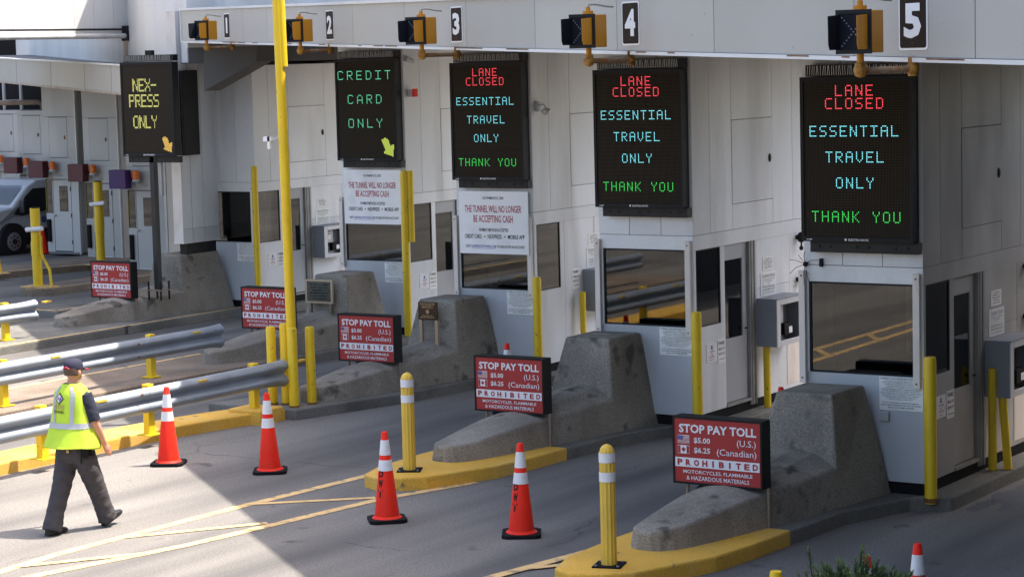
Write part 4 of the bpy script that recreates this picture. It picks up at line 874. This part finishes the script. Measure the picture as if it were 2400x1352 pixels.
def yellow_post(loc, h, label, pipe=True, cam=True):
    t = thing('camera_post', label, 'post', loc, 0, 'yellow camera posts')
    MB().tube([(0,0,0),(0,0,h)], .10, 18).tube([(0,0,h*.40),(0,0,h*.58)], .112, 18).build('tube', 'yellow', t, 40); MB().cyl(0,0,h,h+.02,.085,16).build('cap', 'rubber', t, 40)
    MB().box(-.32,.42,-.2,.2,0,.02).build('base_plate', 'line_paint', t)
    if pipe: MB().tube([(.13,0,h*.65),(.13,0,h*.42),(.34,0,h*.22),(.38,0,.02)], .03, 8).build('conduit', 'yellow', t, 40)
    if cam:
        c = MB().tube([(-.12,-.14,h*.73),(.28,-.10,h*.75)], .05, 10).build('camera', 'plate_white', t, 40); MB().tube([(.05,0,h*.72),(.1,-.1,h*.73)], .03, 8).build('bracket', 'grey_plastic', c, 40)
yellow_post((-33.92,34.42,K),1.62,'yellow camera post on the low island at the left'); yellow_post((-36.20,38.75,K),1.88,'yellow camera post in front of the inspection booths',False)
t = thing('bent_pipe', 'thin bent yellow pipe at the left edge', 'pipe', (-37.0,36.35,K)); MB().tube([(-.35,0,1.5),(-.30,0,.75),(0,0,.35),(.06,0,.02)], .04, 8).build('tube', 'yellow', t, 40); MB().box(-.35,.25,-.12,.12,0,.02).build('base_plate', 'line_paint', t)

def van(loc, rz):
    t = thing('parked_van', 'white passenger van parked behind the booths', 'van', loc, rz)
    # local: front towards -Y, visible side +X; profile (y,z)
    prof = [(-.95,.42),(-1.0,.62),(-.97,.92),(-.72,1.06),(.02,1.18),(.62,1.66),(.95,1.80),(2.2,1.86),(4.3,1.84),(4.5,1.70),(4.55,.42)]
    n = len(prof); vs = []
    W = .98
    for sx in (-1, 1):
        for (y, z) in prof: vs.append((sx*(W-.17*max(0,(z-1.05)/.8)-(.10 if y < -.8 else 0)), y, z))
    fs = [tuple(range(n)), tuple(range(2*n-1,n-1,-1))]+[(i,i+n,(i+1)%n+n,(i+1)%n) for i in range(n)]
    b = MB().add(vs, fs).build('body', 'van_white', t, bevel=.06, seg=3)
    tum = lambda z: W-.17*max(0,(z-1.05)/.8)+.006
    def win(poly, name, mat='van_glass'):
        m = len(poly); mb = MB(); mb.add([(tum(z)+.004,y,z) for y, z in poly]+[(tum(z)-.02,y,z) for y, z in poly], [tuple(range(m)), tuple(range(2*m-1,m-1,-1))]+[(i,i+m,(i+1)%m+m,(i+1)%m) for i in range(m)])
        return mb.build(name, mat, t)
    def gl(poly): 
        f = win(poly, 'side_window', 'van_black'); return f
    gl([(.05,1.0),(.30,.95),(1.22,1.05),(1.25,1.60),(.78,1.60),(.50,1.42)]); gl([(1.62,1.06),(2.75,1.06),(2.72,1.62),(1.65,1.62)]); gl([(2.9,1.06),(4.2,1.06),(4.2,1.62),(2.9,1.62)])
    ws = MB().add([(-.78,.06,1.24),(.78,.06,1.24),(.70,.60,1.67),(-.70,.60,1.67)], [(0,1,2,3)]).build('windscreen', 'glass', t, loc=(0,-.012,.012))
    MB().box(W-.02,W+.015,.42,4.4,.40,.60).build('side_moulding', 'van_black', t, bevel=.01); MB().box(-.9,.9,-1.06,-.9,.30,.55).build('front_bumper', 'van_black', t, bevel=.03)
    MB().box(-.9,.9,-.8,4.45,.22,.43).build('underbody', 'van_black', t)
    m_ = MB().box(W+.04,W+.22,.18,.30,1.02,1.34).build('mirror', 'van_black', t, bevel=.02); MB().box(W-.05,W+.06,.22,.27,1.08,1.14).build('arm', 'van_black', m_)
    for y in (0,3.5):
        MB().tube([(W-.25,y,.36),(W+.012,y,.36)], .43, 24).build('wheel_arch', 'van_black', t, 40)
        wh = MB().tube([(W-.22,y,.33),(W-.02,y,.33),(W+.02,y,.33)], [.33,.33,.31], 24).build('wheel', 'tyre', t, 40)
        MB().tube([(W+.021,y,.33),(W+.03,y,.33)], [.23,.21], 20).build('rim', 'wheel_steel', wh, 40); hb_ = MB(); hb_.tube([(W+.031,y,.33),(W+.05,y,.33)], .07, 12)
        for k in range(8): a = k*math.pi/4; hb_.tube([(W+.0305,y+.14*math.cos(a),.33+.14*math.sin(a)),(W+.032,y+.14*math.cos(a),.33+.14*math.sin(a))], .025, 8)
        hb_.build('hub', 'tyre', wh, 40)
    mb = MB(); mb.tube([(W+.003,1.0,.82),(W+.006,1.0,.82)], .085, 16); mb.build('emblem', 'flag_blue', t); mb = MB()
    scribble(mb, 1.15,1.75,.84,.87,W+.004,'side',4); scribble(mb, 1.15,1.75,.78,.81,W+.004,'side',5); mb.build('lettering', 'ink_blue', t)
    MB().box(W-.002,W+.02,1.3,1.45,.93,.97).build('handle', 'van_black', t)
van((-42.52,41.45,0), R(-4))

# ------------------------------------------------------------------ the walking man (heading +Y, right hand side +X)
def remesh(mb, name, mat, parent, vox, smooth_it=6, fold=0):
    me = bpy.data.meshes.new(name); me.from_pydata(mb.v, [], mb.f); o = bpy.data.objects.new(name, me); C.objects.link(o)
    r = o.modifiers.new('r', 'REMESH'); r.mode = 'VOXEL'; r.voxel_size = vox; s = o.modifiers.new('s', 'SMOOTH'); s.iterations = smooth_it; s.factor = .5
    dg = bpy.context.evaluated_depsgraph_get(); ev = bpy.data.meshes.new_from_object(o.evaluated_get(dg)); bpy.data.objects.remove(o); ev.name = name
    if fold:
        nrm = [v.normal.copy() for v in ev.vertices]
        for v, vn in zip(ev.vertices, nrm):
            p = v.co.copy(); q = noise.noise((p.x*7+3, p.y*7, p.z*19+p.x*9))*.6+noise.noise((p.x*14, p.y*14+5, p.z*34-p.y*16))*.4
            v.co = p+vn*fold*q*(1.0 if p.z < .75 else .6)
    ev.shade_smooth(); ev.materials.clear(); ev.materials.append(M[mat]); o = bpy.data.objects.new(name, ev); C.objects.link(o); o.parent = parent; return o
man = thing('person', 'man in yellow safety vest, grey trousers and dark cap walking away', 'person', (-16.16,16.80,0), R(4))
bd = MB()                                      # skin: head, neck, arms, hands, lower legs
bd.ball((.01,.03,1.625),.076,.095,.118,16,12); bd.ball((.01,.06,1.565),.055,.07,.055); bd.tube([(0,.0,1.42),(.005,.01,1.50),(.01,.025,1.57)], [.062,.056,.056], 14)
bd.ball((.01,.128,1.60),.013,.02,.016,8,6); bd.ball((.01,.118,1.555),.024,.012,.010,8,6)
for s in (-1,1): bd.ball((.01+s*.078,.02,1.605),.012,.022,.033,8,6)
for s, sh, el, wr in ((1,(.190,.0,1.38),(.243,.03,1.11),(.258,.15,.885)),(-1,(-.180,.02,1.38),(-.218,.08,1.12),(-.20,.22,.93))):
    sh, el, wr = Vector(sh), Vector(el), Vector(wr)
    bd.tube([sh, sh.lerp(el,.5), el, el.lerp(wr,.3), el.lerp(wr,.75), wr], [.040,.044,.046,.047,.036,.030], 14)
    d = (wr-el).normalized(); pm = wr+d*.06; bd.tube([wr, wr+d*.03, wr+d*.075, wr+d*.095], [(.022,.030),(.020,.040),(.019,.043),(.014,.038)], 12, side=(1,0,0))
    for k in range(4):
        off = Vector((0,(.030-.020*k),0)); b0 = wr+d*.09+off; l = (.070,.080,.074,.056)[k]; c1 = b0+d*l*.5+Vector((-s*.006,.004,0)); c2 = c1+d*l*.42+Vector((-s*.018,.006,0)); bd.tube([b0-d*.015,c1,c2], [.0105,.010,.0085], 8)
    b0 = wr+d*.035+Vector((0,.036,0)); bd.tube([b0, b0+d*.03+Vector((-s*.006,.022,0)), b0+d*.065+Vector((-s*.014,.026,0))], [.014,.012,.009], 8)
bd.tube([(0,0,1.43),(0,0,1.30),(0,.0,1.0),(0,0,.92)], [(.12,.065),(.15,.085),(.13,.085),(.12,.08)], 16, side=(1,0,0)); bd.tube([(-.17,.01,1.375),(.17,0,1.375)], .04, 12)
remesh(bd, 'body', 'skin', man, .008, 3)
hr = MB().ball((.01,.015,1.632),.084,.100,.105,16,10); hr.add([], []); 
hv = [(i, v) for i, v in enumerate(hr.v)]; 
hair = MB(); hair.tube([(.01,.0,1.575),(.01,.003,1.60),(.01,.008,1.65)], [(.072,.082),(.080,.094),(.080,.096)], 20, side=(1,0,0)); 
hair.v = [(x, y if y < .045 else .045, z) for x, y, z in hair.v]; hair.build('hair', 'hair', man, 60)
cp = MB(); n = 24; rings = [(1.640,.086,.108),(1.675,.087,.110),(1.705,.080,.102),(1.728,.062,.080),(1.742,.035,.045),(1.746,.004,.005)]; vs = []
for z, a, b_ in rings:
    for k in range(n): q = 2*math.pi*k/n; vs.append((.01+a*math.cos(q), .025+b_*math.sin(q)*(1.0), z-(.012*math.sin(q) if z < 1.65 else 0)))
cp.add(vs, [(i*n+k,i*n+(k+1)%n,(i+1)*n+(k+1)%n,(i+1)*n+k) for i in range(len(rings)-1) for k in range(n)]); c_ = cp.build('cap', 'cap_navy', man, 60)
br = MB(); pts = [(.01+.085*math.cos(R(a)), .10+.125*max(0,math.sin(R(a))), 1.640-.028*max(0,math.sin(R(a)))) for a in range(0,181,15)]
base = [(.01+.084*math.cos(R(a)), .055+.072*math.sin(R(a)), 1.652) for a in range(0,181,15)]; m = len(pts)
br.add(base+pts+[(x,y,z-.008) for x,y,z in base]+[(x,y,z-.008) for x,y,z in pts], [(i,i+1,m+i+1,m+i) for i in range(m-1)]+[(2*m+i,3*m+i,3*m+i+1,2*m+i+1) for i in range(m-1)]+[(m+i,m+i+1,3*m+i+1,3*m+i) for i in range(m-1)]); br.build('brim', 'cap_navy', c_, 40); MB().tube([(x,y,z-.004) for x,y,z in pts], .006, 6).build('brim_edge', 'cap_red', c_, 40)
MB().tube([(-.03,-.086,1.652),(.01,-.092,1.672),(.05,-.086,1.652)], .007, 8).build('strap_piping', 'cap_red', c_, 40)
shm = MB(); shm.tube([(0,.0,1.50),(0,0,1.455),(0,0,1.40),(0,0,1.2),(0,0,.95)], [(.075,.072),(.135,.095),(.20,.112),(.185,.12),(.17,.12)], 20, side=(1,0,0))
for s, sh, el in ((1,(.160,.0,1.400),(.240,.028,1.125)),(-1,(-.150,.02,1.395),(-.215,.075,1.135))):
    sh, el = Vector(sh), Vector(el); shm.tube([sh, sh.lerp(el,.25), sh.lerp(el,.6), el], [.072,.076,.074,.072], 16)
remesh(shm, 'shirt', 'navy', man, .010, 5, .012)
VR = [(.862,-.02,.292,.228),(.90,-.017,.283,.220),(.98,-.011,.262,.198),(1.08,-.004,.238,.176),(1.2,0,.218,.160),(1.32,0,.202,.148),(1.40,0,.186,.132),(1.452,.0,.150,.108),(1.485,.0,.105,.088),(1.50,.0,.082,.078)]
def vsurf(z, th, off=0):
    for i in range(len(VR)-1):
        if VR[i][0] <= z <= VR[i+1][0]:
            f = (z-VR[i][0])/(VR[i+1][0]-VR[i][0]); c0_, a, b_ = [VR[i][j]+(VR[i+1][j]-VR[i][j])*f for j in (1,2,3)]; break
    fold = (.007*math.sin(5*th+3*z)+.012*noise.noise((math.cos(th)*2.5,math.sin(th)*2.5,z*5)))*max(.15,min(1,(1.3-z)/.4)); e = .82
    cs, sn = math.cos(th), math.sin(th); a += off+fold; b_ += off+fold
    return (a*math.copysign(abs(cs)**e, cs), c0_+b_*math.copysign(abs(sn)**e, sn), z-(.018*math.sin(th)+.012*math.sin(3*th+1) if z < .88 else 0))
vm = MB(); n = 48; zs = [.862,.88,.90,.94,.98,1.03,1.08,1.14,1.2,1.26,1.32,1.36,1.40,1.43,1.452,1.47,1.485,1.50]; vs = [vsurf(z, 2*math.pi*k/n) for z in zs for k in range(n)]
vm.add(vs, [(i*n+k,i*n+(k+1)%n,(i+1)*n+(k+1)%n,(i+1)*n+k) for i in range(len(zs)-1) for k in range(n)]); vo = vm.build('vest', 'vest', man, 60); sm_ = vo.modifiers.new('s','SOLIDIFY'); sm_.thickness = .006
def vband(z0, z1, th0, th1, name, mat, off=.004, nn=24):
    mb = MB(); P = [[vsurf(z0+(z1-z0)*j/4, R(th0+(th1-th0)*k/nn), off) for k in range(nn+1)] for j in range(5)]
    for j in range(4):
        for k in range(nn): mb.quad(P[j][k], P[j][k+1], P[j+1][k+1], P[j+1][k])
    return mb.build(name, mat, vo, 60)
vband(1.065,1.118,0,360,'reflective_band','silver_band',.005,60)
for s in (-1, 1):                              # shoulder straps down the back
    mb = MB(); zz = [1.118+i*(1.476-1.118)/12 for i in range(13)]
    pts = []
    for z in zz:
        row = []
        for xo in (.085,.128):
            th = R(270); 
            for it in range(60):
                q = vsurf(z, th, .005)
                if abs(q[0]) >= xo*min(1, (1.52-z)/.18+.35): break
                th += s*R(2)
            row.append(q)
        pts.append(row)
    for i in range(len(zz)-1): mb.quad(pts[i][0], pts[i][1], pts[i+1][1], pts[i+1][0])
    mb.build('reflective_strap', 'silver_band', vo)
def onback(x, z, off=.007):
    lo, hi = R(190), R(350)
    for it in range(12):
        mid = (lo+hi)/2; q = vsurf(z, mid, off)
        if q[0] < x: lo = mid
        else: hi = mid
    return (x, q[1], z)
def badge(poly, name, mat, off):
    mb = MB(); m_ = len(poly); mb.add([onback(x,z,off) for x, z in poly]+[onback(sum(p[0] for p in poly)/m_, sum(p[1] for p in poly)/m_, off)], [(i,(i+1)%m_,m_) for i in range(m_)]); return mb.build(name, mat, vo)
bx_, bz_ = -.045, 1.36
dia = lambda r_: [(bx_,bz_+r_),(bx_-r_*.95,bz_),(bx_,bz_-r_),(bx_+r_*.95,bz_)]
badge(dia(.062),'badge','plaque_green',.006); badge(dia(.043),'badge','plate_white',.008); badge([(bx_+.036,bz_),(bx_+.004,bz_-.034),(bx_+.004,bz_+.0),(bx_+.012,bz_+.022)],'badge','ink_blue',.010); badge([(bx_-.028,bz_+.004),(bx_-.008,bz_+.018),(bx_-.002,bz_-.004),(bx_-.012,bz_-.016)],'badge','ink_red',.010)
for i in range(4):
    z = 1.292-i*.0115; mb = MB()
    for k in range(6): x0 = bx_-.07+k*.0235; mb.quad(onback(x0,z+.004*(k%2)),onback(x0+.022,z+.004*((k+1)%2)),onback(x0+.022,z+.005+.004*((k+1)%2)),onback(x0,z+.005+.004*(k%2)))
    mb.build('badge_line', 'bronze_text', vo)
tm = MB(); txt(tm, 'TUNNEL', bx_-.075,bx_+.07,1.215,1.245,0,bold=.01); tm.v = [onback(x,z) for x,_,z in tm.v]; tm.build('lettering', 'ink', vo)
tr = MB(); tr.tube([(0,.0,.98),(0,0,.90),(0,0,.80),(0,.01,.72)], [(.172,.125),(.180,.135),(.185,.14),(.15,.12)], 20, side=(1,0,0))
LEGS = {1:[(.085,.0,.86),(.10,.07,.66),(.115,.155,.46),(.12,.245,.24),(.125,.315,.075)], -1:[(-.085,.0,.86),(-.095,-.035,.66),(-.105,-.10,.46),(-.11,-.195,.24),(-.115,-.265,.045)]}
for s, pts in LEGS.items():
    P = [Vector(p) for p in pts]; Q = []; rad = []
    base_r = [(.106,.132),(.106,.120),(.094,.102),(.088,.094),(.094,.106)]
    for i in range(len(P)-1):
        for k in range(5):
            f = k/5; Q.append(P[i].lerp(P[i+1],f)); a = base_r[i][0]*(1-f)+base_r[i+1][0]*f; b_ = base_r[i][1]*(1-f)+base_r[i+1][1]*f; wv = .009*math.sin(2.1*(i*5+k)+s)*(1 if i > 0 else .3); rad.append((a+wv, b_-wv))
    Q.append(P[-1]); rad.append(base_r[-1]); tr.tube(Q, rad, 18, side=(1,0,0))
to = remesh(tr, 'trousers', 'trousers', man, .012, 3, .012)
MB().tube([(-.17,-.01,.885),(-.12,-.125,.888),(0,-.148,.89),(.12,-.125,.888),(.178,-.01,.885)], .013, 8).build('belt', 'shoe', to, 40)
MB().box(.175,.21,-.09,-.04,.77,.88).box(.19,.225,-.01,.04,.78,.87).box(.17,.185,-.13,-.11,.72,.86).build('belt_pouch', 'frame_dark', to, bevel=.006)
MB().box(.02,.05,-.153,-.146,.82,.85).build('pocket_label', 'bronze_text', to)
for s, heel, ang in ((1,(.125,.30,.03),20),(-1,(-.115,-.285,.012),0)):
    mb = MB(); hx, hy, hz = heel; ca, sa = math.cos(R(ang)), math.sin(R(ang))
    secs = [(-.055,.030,.030,.07),(-.02,.038,.038,.10),(.04,.040,.040,.105),(.10,.044,.044,.075),(.16,.050,.046,.055),(.205,.046,.042,.045),(.238,.028,.026,.032)]; vs = []
    for y, wa, wb_, ht in secs:
        for x, z in ((-wa,0),(wa,0),(wa*.96,.02),(wb_*.8,ht*.8),(0,ht),(-wb_*.8,ht*.8),(-wa*.96,.02)): vs.append((hx+x, hy+y*ca-z*sa*0-z*sa, hz+y*sa+z*ca))
    k = 7; mb.add(vs, [(i*k+j, i*k+(j+1)%k, (i+1)*k+(j+1)%k, (i+1)*k+j) for i in range(len(secs)-1) for j in range(k)]+[tuple(range(k-1,-1,-1)), tuple(range((len(secs)-1)*k, len(secs)*k))])
    mb.build('shoe', 'shoe', man, 50, bevel=.006)

# ------------------------------------------------------------------ pine shrub at the bottom right
sb = thing('pine_shrub', 'green pine shrub at the bottom right edge in front of cones', 'shrub', (-5.78,12.66,0))
random.seed(21); nd = MB(); tp = MB(); stm = MB(); stm.tube([(0,0,0),(.02,.01,.6),(0,0,1.2)], [.04,.03,.02], 8)
for i in range(760):
    a = random.random()*2*math.pi; rr_ = .58*math.sqrt(random.random()); hgt = 1.54-.36*(rr_/.58)**2-random.random()**2*.35
    b0 = Vector((rr_*math.cos(a)*.95, rr_*math.sin(a)*.95, hgt-.12)); d = Vector((math.cos(a)*(.25+.6*rr_), math.sin(a)*(.25+.6*rr_), 1)).normalized(); l = random.uniform(.08,.17)
    if i < 6: b0 = Vector(((-.30,-.10,.02,.10,.22,.3)[i],0,(1.58,1.50,1.62,1.52,1.44,1.42)[i]-.12)); l = .15; d = Vector((random.uniform(-.2,.2),0,1)).normalized()
    stm.tube([Vector((rr_*math.cos(a)*.4, rr_*math.sin(a)*.4, hgt-.55)), b0-d*.02, b0+d*l*.9], [.008,.006,.003], 4)
    nn = int(70*l/.18)
    for k in range(nn):
        f = k/nn; p = b0+d*l*f; q = random.random()*2*math.pi; s = d.orthogonal().normalized(); s = s*math.cos(q)+d.cross(s)*math.sin(q)
        v = (s*.8+d*(.55+.7*f)).normalized(); ln = random.uniform(.028,.045)*(1-.35*f); w_ = v.cross(Vector((random.random(),random.random(),random.random()))).normalized()*.0042
        (tp if f > .72 else nd).add([p-w_, p+w_, p+v*ln+w_*.4, p+v*ln-w_*.4], [(0,1,2,3)])
stm.build('branches', 'bark', sb, 40); nd.build('needles', 'needle', sb); tp.build('needle_tips', 'needle_tip', sb)

# ------------------------------------------------------------------ fasteners: one object for each
def split_loose(o):
    me = o.data; par = list(range(len(me.vertices)))
    def fd(a):
        while par[a] != a: par[a] = par[par[a]]; a = par[a]
        return a
    for e in me.edges: par[fd(e.vertices[0])] = fd(e.vertices[1])
    gs = {}
    for v in range(len(par)): gs.setdefault(fd(v), []).append(v)
    if len(gs) < 2: return
    for k, vl in enumerate(gs.values()):
        ix = {v: i for i, v in enumerate(vl)}; fs = [[ix[v] for v in p.vertices] for p in me.polygons if p.vertices[0] in ix]
        nm = bpy.data.meshes.new(o.name.split('.')[0]); nm.from_pydata([tuple(me.vertices[v].co) for v in vl], [], fs); nm.update(); nm.materials.append(me.materials[0])
        c = bpy.data.objects.new(o.name.split('.')[0], nm); C.objects.link(c); c.parent = o.parent; c.matrix_local = o.matrix_local.copy()
    bpy.data.objects.remove(o)
for o in list(C.objects):
    if o.type == 'MESH' and o.name.split('.')[0] in ('bolt','hinge','screw','anchor_bolt','splice_bolt','door_track','belt_pouch'): split_loose(o)
for o in C.objects:
    if o.type == 'MESH' and o.parent and o.name.split('.')[0] in ('lit_text','lettering','bird_spikes','needles','needle_tips','branches','maker_name','lens_ring','numeral','card_slot'): o['kind'] = 'stuff'
